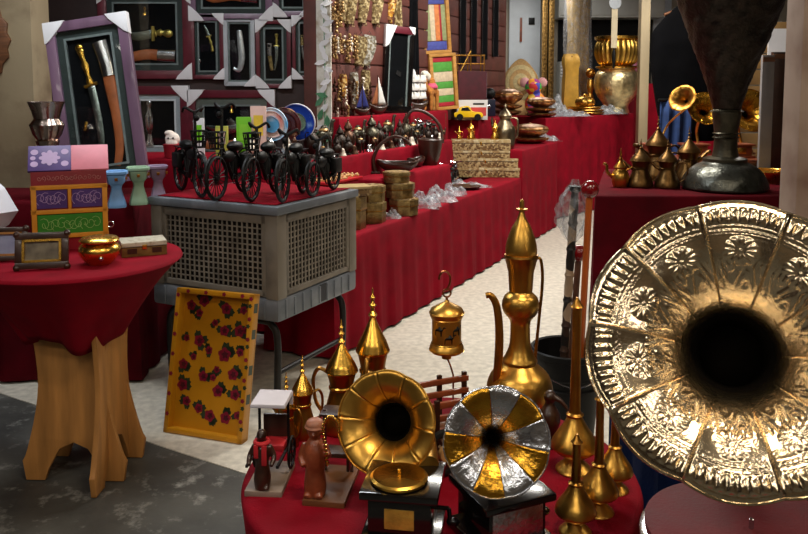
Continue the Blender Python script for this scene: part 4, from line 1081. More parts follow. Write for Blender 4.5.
MB().lathe([(r * s_, z * s_) for r, z in spl([(14, 0), (15, 3), (9, 8), (7, 20), (8, 40), (9, 52), (11, 60)], 4)], 32, f=lambda r, z, a: r * (1 + 0.06 * math.cos(10 * a))).build('stem', SC, t)
MB().lathe([(r * s_, z * s_) for r, z in [(9, 60), (13, 66), (16, 76), (12, 82), (14, 90), (17, 98), (17.5, 99), (16, 98), (10, 84), (0, 70)]], 40, f=lambda r, z, a: r * (1 + 0.05 * math.cos(12 * a) * (1 if z < 82 * s_ else 0.3)), cap=False).build('bowl', SC, t)
L = onz(173, 158, ZS2); s_ = span(1, L.y)
t = thing('santa_cup', 'small red cup topped with a white bearded head, on the upper shelf', 'figurine', L)
MB().lathe([(r * s_, z * s_) for r, z in [(7, 0), (8, 1), (9, 12), (9.5, 14), (6, 15)]], 24).build('cup', mat('santa_red', (150, 30, 42), 0.4, 0, 0.1), t)
mb = MB(); mb.ball((0, 0, 19 * s_), (7.5 * s_, 7 * s_, 7 * s_)); mb.ball((0, -4 * s_, 15 * s_), (6 * s_, 4 * s_, 5 * s_)); mb.ball((-3 * s_, 0, 25 * s_), (5 * s_, 5 * s_, 3 * s_)); mb.build('head', mat('santa_white', (220, 206, 196), 0.8, 0, 0.1), t, remesh=0.004, smooth=3)
for s2 in (-1, 1): MB().ball((s2 * 2.4 * s_, -6.6 * s_, 20.5 * s_), 1.0 * s_, 8).build('eye', BLACK, t)

# ------------------------------------------------------------------ framed daggers with white card corners
def framed(label, cx, y0, x0, x1, Y, roll=0, tilt=0, yaw=0, outer=MAROON, matb=MATBOARD, slip=SLIP, bw=0.055, mw=0.045, corners=(1, 1, 1, 1), content=None, group='framed daggers with card corners', z=None, y1=None, card=0.06):
    """x0..x1, y0..y1 the outline in the photograph, at depth Y"""
    a, b = at(x0, y1, Y), at(x1, y0, Y)
    w_, h_ = b.x - a.x, b.z - a.z
    L = Vector(((a.x + b.x) / 2, Y, a.z if z is None else z))
    if z is not None: h_ = b.z - z
    t = thing('framed_dagger', label, 'picture frame', L, 0, group, (R(tilt), R(roll), R(yaw)))
    def ringp(o, i, yf, yb):
        q = []
        W0, W1 = w_ / 2 - o, w_ / 2 - i
        pts = [((-W0, o), (W0, o), (W1, i), (-W1, i)), ((W0, o), (W0, h_ - o), (W1, h_ - i), (W1, i)), ((W0, h_ - o), (-W0, h_ - o), (-W1, h_ - i), (W1, h_ - i)), ((-W0, h_ - o), (-W0, o), (-W1, i), (-W1, h_ - i))]
        return pts
    for pl in ringp(0, bw, 0, 0):
        MB().prism(pl, -0.03, 0.01).build('frame_bar', outer, t, bevel=0.006)
    for pl in ringp(bw - 0.004, bw + mw, 0, 0): MB().prism(pl, -0.012, 0.0).build('mat_board', matb, t)
    for pl in ringp(bw + mw - 0.012, bw + mw, 0, 0): MB().prism(pl, -0.017, -0.002).build('inner_slip', slip, t)
    MB().box((0, 0.004, h_ / 2), (w_ - bw, 0.010, h_ - bw)).build('backing', BACKING, t)
    MB().box((0, -0.024, h_ / 2), (w_ - 2 * bw + 0.004, 0.002, h_ - 2 * bw + 0.004)).build('pane', GLASS, t)
    k = card * 1.25
    for c, on in enumerate(corners):
        if not on: continue
        sx = -1 if c in (0, 3) else 1; top = c in (0, 1)
        X, Z = sx * (w_ / 2 + 0.003), (h_ + 0.003 if top else -0.003)
        dz = -1 if top else 1
        MB().prism([(X, Z), (X - sx * k * 1.1, Z), (X - sx * k * 0.95, Z + dz * 0.25 * k), (X - sx * k * 0.25, Z + dz * k * 0.95), (X, Z + dz * k * 1.1)], -0.036, 0.012).build('corner_protector', WHITE, t, bevel=0.003)
    if content: content(t, w_, h_)
    return t
def blade(mb, pts, wds, th=0.004):
    P = spl([(x, z) for x, z in pts], 6); n = len(P)
    L_, R_ = [], []
    for i in range(n):
        d = P[min(i + 1, n - 1)] - P[max(i - 1, 0)]; d.normalize(); nn = Vector((-d.y, d.x))
        f = i / (n - 1) * (len(wds) - 1); k = min(int(f), len(wds) - 2); wd = wds[k] + (wds[k + 1] - wds[k]) * (f - k)
        L_.append(P[i] + nn * wd / 2); R_.append(P[i] - nn * wd / 2)
    poly = [tuple(p) for p in L_] + [tuple(p) for p in reversed(R_)]
    mb.prism(poly, -0.012 - th, -0.012 + 0.009)
    return mb
def dagger(t, hilt, bl_, wds, hm=BRASS_BR):
    blade(MB(), bl_, wds).build('blade', STEEL, t, bevel=0.0015)
    mb = MB(); P = spl([(x, -0.012, z) for x, z in hilt], 4); n = len(P)
    k = wds[0]
    mb.tube(P, [k * (0.36 + 0.12 * math.sin(i * 2.1)) for i in range(n)], 12, flat=0.5, upv=(0, 1, 0))
    mb.ball(P[-1], (k * 0.55, 0.012, k * 0.5), 12)
    mb.build('hilt', hm, t)
    d = Vector(bl_[0]) - Vector(hilt[-1])
    d.normalize(); nn = Vector((-d.y, d.x)) * k * 0.85
    b_ = Vector(bl_[0])
    MB().tube([(b_.x - nn.x, -0.012, b_.y - nn.y), (b_.x + nn.x, -0.012, b_.y + nn.y)], k * 0.22, 10).build('guard', hm, t)
def sheath(t, pts, wds, cap=SILVER, m=LEATHER, capn=0.25):
    P = spl([(x, -0.008, z) for x, z in pts], 6); n = len(P)
    q = int(n * capn)
    rr_ = [wds[0] / 2 + (wds[1] - wds[0]) / 2 * i / (n - 1) for i in range(n)]
    MB().tube(P[q:], rr_[q:], 14, flat=0.35, upv=(0, 1, 0)).build('sheath', m, t)
    MB().tube(P[:q + 1], [r * 1.1 for r in rr_[:q + 1]], 14, flat=0.4, upv=(0, 1, 0)).build('sheath_mount', cap, t)
    MB().ball(P[max(1, q // 3)], (wds[0] * 0.32, 0.014, wds[0] * 0.32), 10).build('mount_boss', BLACK, t)
def c_big(t, w_, h_):
    dagger(t, [(-0.02, h_ * 0.60), (-0.035, h_ * 0.72), (-0.055, h_ * 0.83)], [(-0.018, h_ * 0.60), (-0.005, h_ * 0.45), (0.0, h_ * 0.28), (-0.015, h_ * 0.10)], [0.042, 0.040, 0.036, 0.014])
    sheath(t, [(0.055, h_ * 0.85), (0.075, h_ * 0.72), (0.085, h_ * 0.55), (0.095, h_ * 0.38), (0.09, h_ * 0.22), (0.065, h_ * 0.10)], [0.075, 0.04], capn=0.32)
    MB().box((-0.075, -0.012, h_ * 0.36), (0.014, 0.01, 0.05), Matrix.Rotation(R(20), 3, 'Y')).build('emblem', BRASS_BR, t, bevel=0.002)
def c_horiz(t, w_, h_):
    s_ = w_ / 0.6
    dagger(t, [(0.06 * s_, h_ * 0.50), (0.10 * s_, h_ * 0.51), (0.15 * s_, h_ * 0.50)], [(0.05 * s_, h_ * 0.50), (-0.06 * s_, h_ * 0.47), (-0.18 * s_, h_ * 0.52)], [0.06, 0.06, 0.016], hm=mat('pale_gold_hilt', (190, 170, 90), 0.35, 0.8, 0.3, 30))
    sheath(t, [(0.19 * s_, h_ * 0.25), (0.09 * s_, h_ * 0.26), (0.0, h_ * 0.27), (-0.12 * s_, h_ * 0.24), (-0.19 * s_, h_ * 0.28)], [0.085, 0.06], capn=0.30)
    MB().lathe([(0.016, 0), (0.012, 0.02), (0.006, 0.03), (0.010, 0.05), (0.004, 0.06)], 12, c=(0, -0.010, h_ * 0.70)).build('emblem', BRASS_BR, t)
def c_small(t, w_, h_):
    dagger(t, [(0.01, h_ * 0.66), (0.025, h_ * 0.56), (0.035, h_ * 0.44)], [(0.01, h_ * 0.66), (-0.005, h_ * 0.76), (-0.02, h_ * 0.82)], [0.022, 0.018, 0.006], hm=mat('pale_gold_hilt', (190, 170, 90)))
    MB().ball((-0.06, -0.008, h_ * 0.28), (0.012, 0.006, 0.012), 10).build('emblem', SILVER, t)
def c_horn(t, w_, h_):
    mb = MB(); P = spl([(0.0, -0.01, h_ * 0.80), (0.008, -0.01, h_ * 0.6), (0.014, -0.01, h_ * 0.4), (-0.005, -0.01, h_ * 0.24), (-0.045, -0.01, h_ * 0.26)], 6)
    mb.tube(P, [0.010 + 0.014 * math.sin(PI * min(1, 0.15 + i / len(P) * 0.95)) for i in range(len(P))], 12, flat=0.5, upv=(0, 1, 0)); mb.ball(P[0], (0.02, 0.01, 0.012), 10)
    mb.build('curved_sheath', mat('bright_silver', (214, 216, 220), 0.3, 0.7, 0.15, 30), t)
def c_gold(t, w_, h_):
    dagger(t, [(0.02, h_ * 0.62), (0.022, h_ * 0.70), (0.022, h_ * 0.78)], [(0.02, h_ * 0.62), (0.02, h_ * 0.45), (0.005, h_ * 0.26)], [0.024, 0.022, 0.008], hm=mat('pale_gold_hilt', (190, 170, 90)))
    sheath(t, [(-0.03, h_ * 0.66), (-0.03, h_ * 0.5), (-0.02, h_ * 0.34), (-0.015, h_ * 0.26)], [0.034, 0.024], m=EMBOSS, capn=0.4)
def c_silver(t, w_, h_):
    dagger(t, [(0.018, h_ * 0.62), (0.02, h_ * 0.7), (0.02, h_ * 0.78)], [(0.018, h_ * 0.62), (0.018, h_ * 0.45), (0.01, h_ * 0.3)], [0.02, 0.018, 0.008], hm=SILVER)
    sheath(t, [(-0.025, h_ * 0.7), (-0.025, h_ * 0.5), (-0.012, h_ * 0.30)], [0.026, 0.02], m=SILVER, cap=EMBOSS, capn=0.4)
def c_bust(t, w_, h_):
    MB().lathe(spl([(0.035, 0), (0.03, 0.02), (0.015, 0.08), (0.028, 0.12), (0.03, 0.2), (0.012, 0.26), (0.02, 0.30), (0.004, 0.33)], 4), 16, c=(-0.06, -0.008, h_ * 0.2), f=lambda r, z, a: r * (0.4 + 0.6 * abs(math.cos(a)))).build('silver_ewer', SILVER, t)
framed('large mauve frame holding a gold-hilted sword and a tan leather sheath, leaning sideways', 0, 14, 66, 146, 4.22, roll=-8.5, tilt=-7, yaw=0, outer=MAUVE, bw=0.055, mw=0.05, corners=(1, 1, 0, 0), content=c_big, z=ZS + 0.055, y1=170, card=0.085)
WF = WALL1_Y - 0.0105
framed('wide maroon frame with a horizontal dagger above its leather sheath', 0, -12, 101, 191, WF, content=c_horiz, y1=79, bw=0.06, mw=0.05, corners=(1, 1, 1, 0), card=0.085)
framed('narrow maroon frame with one small gold dagger, next to the white frame', 0, 14, 192, 224, WF, content=c_small, y1=79, bw=0.03, mw=0.03, corners=(0, 1, 1, 0))
framed('whitish frame with a curved silver sheath', 0, 18, 225, 255, WF, content=c_horn, y1=86, outer=GREYW, bw=0.03, mw=0.012, matb=GREYW, corners=(0, 0, 1, 0))
framed('maroon frame with a short gold dagger and its embossed sheath', 0, 20, 257, 291, WF, content=c_gold, y1=88, bw=0.03, mw=0.035, corners=(1, 1, 1, 1), card=0.07)
framed('maroon frame with a thin silver dagger, nearest the pale corner strip', 0, 16, 293, 319, WF, content=c_silver, y1=79, bw=0.025, mw=0.03, corners=(1, 1, 1, 1), card=0.06)
framed('wide grey-bottomed frame of the top row', 0, -75, 190, 272, WF, outer=MAUVE, y1=21, bw=0.05, mw=0.045, corners=(0, 0, 1, 1), content=c_horiz, tilt=0, card=0.08)
framed('smaller grey-bottomed frame of the top row, by the red post', 0, -60, 274, 312, WF, outer=MAUVE, y1=17, bw=0.04, mw=0.03, corners=(0, 0, 1, 1), content=c_gold, card=0.075)
framed('maroon frame with a pale inner border around a silver ewer, low on the wall', 0, 86, 128, 189, WF, y1=160, content=c_bust, bw=0.06, mw=0.045, matb=GREYW, slip=WHITE, corners=(0, 1, 0, 0), card=0.09)
framed('dark olive frame behind the bicycles', 0, 90, 190, 275, WF, y1=165, outer=MAROON, matb=mat('olive_mat', (92, 96, 88), 0.6), bw=0.055, mw=0.06, corners=(1, 1, 0, 0), content=c_horiz, card=0.09)
def tp(px, py): return onv(px, 0.545 - 0.09 * max(0, min(1, (py - 128) / 30)), ZT)
def up(px, v=0.67): return onv(px, v + (0.02 if v < 0.66 else 0), ZU)
def hto(L, px, py): return at(px, py, L.y).z - L.z
# ------------------------------------------------------------------ crumpled clear plastic
def plastic(label, L, sx, sy, h_, seed, group='clear plastic wrapping on the stalls', rz=0.0):
    rr = random.Random(seed); ph = [rr.uniform(0, 6) for _ in range(8)]
    mb = MB()
    def fn(u_, v_):
        x, y = (u_ - 0.5), (v_ - 0.5); d = max(0, 1 - (2 * math.hypot(x, y)) ** 2)
        z = h_ * 0.8 * d ** 0.6 * (0.62 + 0.2 * math.sin(11 * x + ph[0] + 5 * y) + 0.16 * math.sin(13 * y + ph[1] - 6 * x) + 0.08 * math.sin(31 * x + 27 * y + ph[2]))
        return (x * sx * (1 + 0.2 * math.sin(9 * y + ph[3])), y * sy * (1 + 0.2 * math.sin(8 * x + ph[4])), max(0.002, z))
    o = mb.grid(fn, 26, 26).build('plastic_wrap', PLASTIC, None, loc=L, rot=(0, 0, rz), ang=12, solid=0.001)
    return tag(o, label, 'plastic wrap', group)
PL = 'crumpled clear plastic wrapping lying between the wares'

# ------------------------------------------------------------------ brass-sheet boxes near the cooler
def sheet_box(label, L, r, h_, n, rz, group='embossed brass boxes in stacks', sx=1.0):
    t = thing('brass_box', label, 'box', L, rz, group)
    pts = lambda k: [(r * k * sx * math.cos(2 * PI * i / n), r * k * math.sin(2 * PI * i / n)) for i in range(n)]
    MB().slab(pts(0.95), 0, h_ * 0.62).build('body', EMBOSS, t, bevel=0.003)
    MB().slab(pts(1.0), h_ * 0.60, h_ * 0.96).build('lid', EMBOSS, t, bevel=0.004)
    MB().slab(pts(0.86), h_ * 0.95, h_).build('lid_panel', INLAY_D, t, bevel=0.001)
    MB().slab(pts(1.008), h_ * 0.57, h_ * 0.61).build('edge_band', BRASS_DK, t)
    return t
def al(px, py, z=ZA): return onz(px, py, z)
L = al(404, 214)
sheet_box('eight-sided embossed brass box at the bottom of the three-box stack', L, 0.104, 0.108, 8, R(22))
sheet_box('eight-sided embossed brass box in the middle of the three-box stack', L + Vector((-0.025, 0.02, 0.109)), 0.100, 0.10, 8, R(10))
sheet_box('round embossed brass box on top of the three-box stack', L + Vector((-0.05, 0.03, 0.21)), 0.092, 0.072, 24, 0)
L = AL(-0.06, 0.12, ZA)
sheet_box('six-sided embossed brass box under another, next to the cooler', L, 0.098, 0.13, 6, R(15))
sheet_box('six-sided embossed brass box on top of another, next to the cooler', L + Vector((0.0, 0.01, 0.131)), 0.094, 0.10, 6, R(20))
L = AL(-0.31, 0.13, ZA); sheet_box('six-sided embossed brass box under the flat pale box', L, 0.10, 0.20, 6, 0.2); inlaid_box('flat pale wooden box lying behind the six-sided brass boxes', L + Vector((0.0, 0.0, 0.201)), 0.22, 0.15, 0.055, R(20), top=mat('pale_box_top', (170, 146, 100), 0.5, 0, 0.15, 20))
plastic(PL, AL(0.11, 0.06, ZA), 0.10, 0.09, 0.09, 1)
# stacked inlaid boxes
g = 'stack of inlaid boxes on the red table'
rz = R(-3)
bx = [(0.61, 0.17, 0.088, 0.0, 0.0, 'long inlaid box at the bottom of the four-box stack'), (0.60, 0.17, 0.085, -0.01, 0.005, 'long inlaid box second from the bottom of the four-box stack'),
      (0.52, 0.16, 0.07, -0.045, 0.01, 'inlaid box third from the bottom of the four-box stack'), (0.54, 0.17, 0.10, -0.05, 0.015, 'thick pale inlaid box on top of the four-box stack')]
z = 0
L = Vector((0.765, 7.43, ZA))
for (w_, d_, h_, ox, oy, lab) in bx:
    inlaid_box(lab, L + Vector((ox, oy, z)), w_, d_, h_, rz, g); z += h_ + 0.001
ZTOPB = ZA + z
# plastic and brown plate in front of them
for k, (px, py, a_, b_, c_) in enumerate(((423, 207, 0.22, 0.2, 0.16), (437, 201, 0.26, 0.2, 0.16), (449, 195, 0.24, 0.16, 0.14), (474, 187, 0.26, 0.14, 0.06), (456, 186, 0.26, 0.16, 0.09), (438, 188, 0.24, 0.16, 0.13))):
    plastic(PL, al(px, py), a_, b_, c_, 10 + k)
L = al(466, 189); t = thing('wooden_plate', 'dark red-brown wooden plate lying by the inlaid boxes', 'plate', L)
MB().lathe(spl([(0.07, 0), (0.09, 0.006), (0.12, 0.022), (0.125, 0.028), (0.115, 0.026), (0.05, 0.012), (0.0, 0.011)], 3), 32).build('dish', WOOD_DK, t)
MB().lathe([(0.062, 0.0), (0.066, 0.004), (0.062, 0.008)], 28, cap=False).build('foot_ring', WOOD_DK, t)

# wooden boat dishes and leather pouch
def boat(label, L, ln, wd, h_, rz, m=WOOD_DK):
    t = thing('wooden_dish', label, 'dish', L, rz, 'boat-shaped wooden dishes')
    def fn(u_, v_):
        x = (u_ - 0.5) * 2; k = (1 - abs(x) ** 2.4) ** 0.6 if abs(x) < 1 else 0
        a = PI * (v_ - 0.5)
        y = wd / 2 * k * math.sin(a); z = h_ - h_ * k * math.cos(a) * 0.95 + 0.25 * h_ * abs(x) ** 3
        return (x * ln / 2, y, z)
    MB().grid(fn, 24, 14).build('hull', m, t, solid=0.008)
    MB().slab([(ln * 0.16 * math.cos(q * PI / 8), wd * 0.2 * math.sin(q * PI / 8)) for q in range(16)], 0, 0.015).build('foot', m, t)
    rim = []
    for q in range(40):
        x = math.cos(2 * PI * q / 40); s_ = 1 if q < 20 else -1
        k = (1 - abs(x) ** 2.4) ** 0.6 if abs(x) < 0.999 else 0
        rim.append((x * ln / 2, s_ * wd / 2 * k, h_ + 0.25 * h_ * abs(x) ** 3))
    MB().tube(rim, 0.006, 6, True).build('rim', m, t)
    return t
boat('dark boat-shaped wooden dish, the long one with a handle behind it', onv(398, 0.28, ZM), 0.30, 0.15, 0.075, R(8))
boat('dark boat-shaped wooden dish set on the tier behind the long dish', onv(416, 0.33, ZM), 0.2, 0.10, 0.06, R(60))
L = onv(430, 0.30, ZM); t = thing('leather_cup', 'dark brown leather-like conical cup with a tall curved strap', 'cup', L)
MB().lathe(spl([(0.05, 0), (0.06, 0.01), (0.085, 0.10), (0.10, 0.19), (0.102, 0.195), (0.09, 0.19), (0.05, 0.02), (0, 0.015)], 3), 28, cap=False).build('cup', WOOD_DK, t)
MB().tube(spl([(0.1, 0, 0.17), (0.08, 0.02, 0.30), (-0.02, 0.03, 0.40), (-0.14, 0.03, 0.42), (-0.2, 0.03, 0.32)], 5), 0.012, 8, flat=0.4).build('strap', WOOD_DK, t)
L = onv(384, 0.34, ZM); t = thing('wooden_hook', 'curved dark wooden handle standing on the red table', 'handle', L)
MB().tube(spl([(-0.06, 0, 0.012), (-0.075, 0, 0.10), (-0.03, 0, 0.20), (0.06, 0, 0.26), (0.13, 0, 0.25), (0.19, 0, 0.20)], 5), [0.014, 0.010], 10).build('bent_arm', WOOD_DK, t)
MB().box((-0.06, 0, 0.008), (0.06, 0.05, 0.016)).build('foot', WOOD_DK, t, bevel=0.004)
# red tray with trinkets
L = onz(360, 170, ZT) ; L = AL(0.12, 0.30, ZA); L = al(358, 186)
t = thing('red_tray', 'red tray heaped with pale trinkets behind the brass boxes', 'tray', AL(-0.12, 0.335, ZA), ARZ)
MB().slab([(-0.07, -0.16), (0.07, -0.16), (0.07, 0.16), (-0.07, 0.16)], 0, 0.25).build('stand', RED, t, bevel=0.004)
o = MB().slab([(-0.075, -0.21), (0.075, -0.21), (0.075, 0.21), (-0.075, 0.21)], 0.25, 0.265).build('tray_top', mat('red_plastic', (176, 24, 36), 0.35, 0, 0.1), t, bevel=0.003)
mb = MB(); rr = random.Random(9)
for k in range(160):
    mb.ball((rr.uniform(-.062, .062), rr.uniform(-.19, .19), 0.269 + rr.uniform(0, .012)), rr.uniform(.005, .010), 6)
mb.build('trinket_heap', mat('pale_trinkets', (214, 196, 160), 0.4, 0.3, 0.3, 60, col2=(226, 170, 80)), t)['kind'] = 'stuff'

# ------------------------------------------------------------------ the hanging wall
def sequin_bag(label, px, py, wpx, hpx, m, rz=0.0, group='embroidered bags hanging on the boarded wall'):
    L = onw2(px, py, 0.045); s_ = span(1, L.y); w_, h_ = wpx * s_, hpx * s_
    t = thing('hanging_bag', label, 'bag', L, 0, group, (0, R(rz), ARZ + PI / 2 * 0 + R(25)))
    def fn(u_, v_):
        a = 2 * PI * u_; k = 0.62 + 0.38 * math.sin(PI * (0.15 + 0.8 * v_)) ; fl = 1 + 0.08 * math.sin(4 * a + 5 * v_)
        return (w_ / 2 * k * math.cos(a) * fl, 0.024 * (0.4 + v_) * math.sin(a) * fl - 0.0, -h_ * v_)
    MB().grid(fn, 20, 10).build('bag_body', m, t)
    MB().tube([(0, 0, 0.03), (-w_ * 0.25, 0, -0.02)], 0.002, 5).tube([(0, 0, 0.03), (w_ * 0.25, 0, -0.02)], 0.002, 5).build('cord', WOOD_DK, t)
    mb = MB()
    for k in range(7): mb.tube([((k - 3) / 7 * w_ * 0.8, 0, -h_ * 0.985), ((k - 3) / 7 * w_ * 0.85, 0, -h_ * 1.08)], 0.004, 5)
    mb.build('fringe', m, t)
    return t
BEAD1 = pattern_mat('beadwork_gold', [(146, 126, 84), (96, 76, 48), (190, 172, 128), (120, 100, 66)], 70, 0.4, 0.4, bump=0.4)
BEAD2 = pattern_mat('beadwork_silver', [(170, 168, 160), (120, 112, 98), (206, 204, 196), (140, 128, 104)], 60, 0.35, 0.4, bump=0.4)
BEAD3 = pattern_mat('beadwork_amber', [(196, 140, 40), (150, 96, 30), (212, 176, 110), (120, 76, 40)], 60, 0.4, 0.3, bump=0.4)
for (px, py, w_, h_, m, rz, lab) in [
    (341, -12, 12, 32, BEAD1, 0, 'gold beaded bag in the top row of the boarded wall'), (351, -12, 13, 35, BEAD1, 3, 'gold beaded bag in the top row of the boarded wall'),
    (364, -14, 13, 36, BEAD1, 4, 'gold beaded bag in the top row of the boarded wall'), (378, -14, 13, 37, BEAD1, 5, 'gold beaded bag in the top row of the boarded wall'),
    (394, -10, 9, 30, BEAD3, 10, 'narrow amber beaded bag beside the dark hanging frame'),
    (361, 36, 14, 28, BEAD1, 6, 'gold beaded bag tucked behind the silver one'), (369, 35, 17, 30, BEAD2, 10, 'bright silver beaded bag in the middle row'),
    (354, 72, 9, 32, BEAD2, 0, 'pale beaded bag in the lowest row'), (366, 70, 10, 35, BEAD1, 5, 'long gold beaded bag in the lowest row'), (343, 74, 8, 22, BEAD3, 0, 'short amber beaded bag in the lowest row')]:
    sequin_bag(lab, px, py, w_, h_, m, rz)
# clusters of small hanging charms
def charm(label, px, py, ln, m, seed, group):
    rr = random.Random(seed); L = onw2(px, py, 0.05 + rr.uniform(0, 0.05)); s_ = span(1, L.y)
    t = thing('hanging_charm', label, 'charm', L, rr.uniform(-1, 1), group)
    z = 0; mb = MB()
    mb.tube([(0, 0, 0.01), (0, 0, -ln * s_)], 0.0018, 5)
    mb.build('string', WOOD_DK, t)
    mb = MB(); z = -0.004
    while z > -ln * s_:
        r = rr.uniform(0.006, 0.014); mb.ball((rr.uniform(-.006, .006), rr.uniform(-.006, .006), z - r), (r, r, r * rr.uniform(0.9, 1.5)), 8); z -= r * 2.1
    mb.build('beads', m, t)
    mb = MB(); mb.prism([(-0.018, z), (0.018, z), (0.010, z + 0.02), (0, z + 0.028), (-0.010, z + 0.02)], -0.003, 0.003); mb.build('pendant', m, t, bevel=0.001)
    return t
rr = random.Random(21)
GOLDT = mat('gold_trinket', (156, 124, 78), 0.4, 0.5, 0.4, 40); DARKT = mat('dark_bronze_trinket', (74, 48, 32), 0.4, 0.7, 0.4, 40); PALET = mat('pale_trinket', (206, 196, 180), 0.4, 0.3, 0.3, 40)
for k in range(16): charm('string of gold beads with a flat pendant in the middle row of the boarded wall', 331 + k * 1.7, 36 + rr.uniform(-3, 4), rr.uniform(12, 24), GOLDT if k % 4 else PALET, 100 + k, 'gold charms in the middle row')
for k in range(24): charm('string of dark bronze beads hanging low over the red tier', 331 + (k % 12) * 3.6 + rr.uniform(-1, 1), (82 if k < 12 else 102) + rr.uniform(-6, 6), rr.uniform(12, 22), (DARKT, DARKT, GOLDT, DARKT, PALET)[k % 5], 200 + k, 'dark charms low on the wall')
for k in range(8): charm('short string of gold beads high on the boarded wall', 332 + k * 1.5, 8 + rr.uniform(-8, 6), rr.uniform(10, 20), GOLDT, 300 + k, 'gold charms high on the wall')
# bronze camels, bells and lamps standing on the tier
def camel_fig(label, L, h_, rz, m, group='little bronze camels on the red tier'):
    t = thing('camel_figurine', label, 'figurine', L, rz, group); k = h_
    mb = MB()
    mb.ball((0, 0, 0.56 * k), (0.26 * k, 0.12 * k, 0.14 * k)); mb.ball((0, 0, 0.70 * k), (0.11 * k, 0.09 * k, 0.13 * k))
    mb.tube(spl([(0.22 * k, 0, 0.56 * k), (0.36 * k, 0, 0.56 * k), (0.42 * k, 0, 0.74 * k), (0.44 * k, 0, 0.88 * k)], 4), [0.075 * k, 0.05 * k], 10)
    mb.ball((0.50 * k, 0, 0.92 * k), (0.11 * k, 0.05 * k, 0.055 * k))
    for sx in (-0.18, 0.19):
        for sy in (-1, 1): mb.tube([(sx * k, sy * 0.07 * k, 0.52 * k), (sx * k, sy * 0.075 * k, 0.26 * k), (sx * k + 0.01 * k, sy * 0.075 * k, 0.0)], [0.055 * k, 0.035 * k, 0.04 * k], 8)
    mb.tube([(-0.25 * k, 0, 0.6 * k), (-0.31 * k, 0, 0.4 * k)], 0.018 * k, 6)
    mb.build('camel_body', m, t, remesh=k * 0.028, smooth=2)
    MB().lathe([(0.13 * k, 0.66 * k), (0.14 * k, 0.69 * k), (0.10 * k, 0.74 * k)], 14, f=None).build('saddle', GOLDT, t)
    return t
def bell(label, L, h_, m, group):
    t = thing('hand_bell', label, 'bell', L, 0, group)
    MB().lathe([(r * h_, z * h_) for r, z in spl([(0.26, 0), (0.25, 0.03), (0.17, 0.2), (0.13, 0.36), (0.08, 0.44), (0.02, 0.46)], 3)], 20).build('bell_cup', m, t)
    MB().lathe([(r * h_, z * h_) for r, z in [(0.03, 0.45), (0.05, 0.52), (0.03, 0.6), (0.045, 0.8), (0.05, 0.92), (0.02, 1.0), (0, 1.0)]], 12).build('grip', WOOD_DK, t)
# model ships with cloth sails
def ship(label, L, h_, rz, sail_m, hull_m=WOOD_DK, group='model ships on the red tier', stack=False, flag=None):
    t = thing('model_ship', label, 'model ship', L, rz, group); k = h_
    def fn(u_, v_):
        x = (u_ - 0.5) * 2; q = (1 - abs(x) ** 2.2) ** 0.6 if abs(x) < 1 else 0; a = PI * (v_ - 0.5)
        return (x * 0.42 * k, 0.11 * k * q * math.sin(a), 0.2 * k - 0.18 * k * q * math.cos(a) + 0.10 * k * abs(x) ** 3)
    MB().grid(fn, 16, 10).build('hull', hull_m, t, solid=0.004)
    MB().box((0, 0, 0.012), (0.2 * k, 0.08 * k, 0.024)).build('stand', hull_m, t, bevel=0.003)
    MB().slab([(0.38 * k * math.cos(q * PI / 8), 0.095 * k * math.sin(q * PI / 8)) for q in range(16)], 0.17 * k, 0.185 * k).build('deck', WOOD, t)
    MB().tube([(0, 0, 0.18 * k), (0, 0, k)], 0.004, 6).build('mast', hull_m, t)
    def sail(x0, x1, z0, z1, tri=False):
        def fs(u_, v_):
            x = x0 + (x1 - x0) * u_; w_ = (1 - v_) if tri else (1 - 0.25 * v_)
            x = (x0 + x1) / 2 * (0 if tri else 1) + (x - (x0 if tri else (x0 + x1) / 2)) * w_ + (x0 * 1 if tri else 0)
            return (x, -0.05 * k * math.sin(PI * u_) * math.sin(PI * min(1, v_ + 0.2)), z0 + (z1 - z0) * v_)
        return MB().grid(fs, 8, 8)
    if stack:
        for c in (-0.24, 0.0, 0.24):
            for q in range(3): sail((c - 0.13) * k, (c + 0.13) * k, (0.30 + 0.2 * q) * k, (0.48 + 0.2 * q) * k).build('sail', sail_m, t, solid=0.002)
            MB().tube([(c * k, 0.004, 0.18 * k), (c * k, 0.004, 0.94 * k)], 0.004, 6).build('mast', hull_m, t)
    else:
        sail(0.02 * k, 0.36 * k, 0.24 * k, 0.95 * k, True).build('sail', sail_m, t, solid=0.002)
        sail(-0.02 * k, -0.30 * k, 0.24 * k, 0.80 * k, True).build('sail', sail_m if flag is None else flag, t, solid=0.002)
    return t
WSAIL = mat('white_sail', (216, 214, 210), 0.8, 0, 0.06, 20); BSAIL = mat('blue_sail', (18, 26, 96), 0.8, 0, 0.2, 20); RSAIL = mat('red_sail', (176, 30, 44), 0.8, 0, 0.15, 20); OSAIL = mat('brown_sail', (128, 70, 30), 0.8, 0, 0.15, 20)
ship('model boat with one deep blue sail', up(362, 0.69), 0.24, R(55), BSAIL)
ship('model boat with a white and a brown sail', up(378, 0.69), 0.31, R(58), WSAIL, flag=OSAIL)
ship('model boat with a red and a white sail', up(407, 0.665), 0.22, R(55), RSAIL, flag=WSAIL)
ship('model ship with stacked rows of white sails', up(417, 0.69), 0.36, R(50), WSAIL, stack=True)
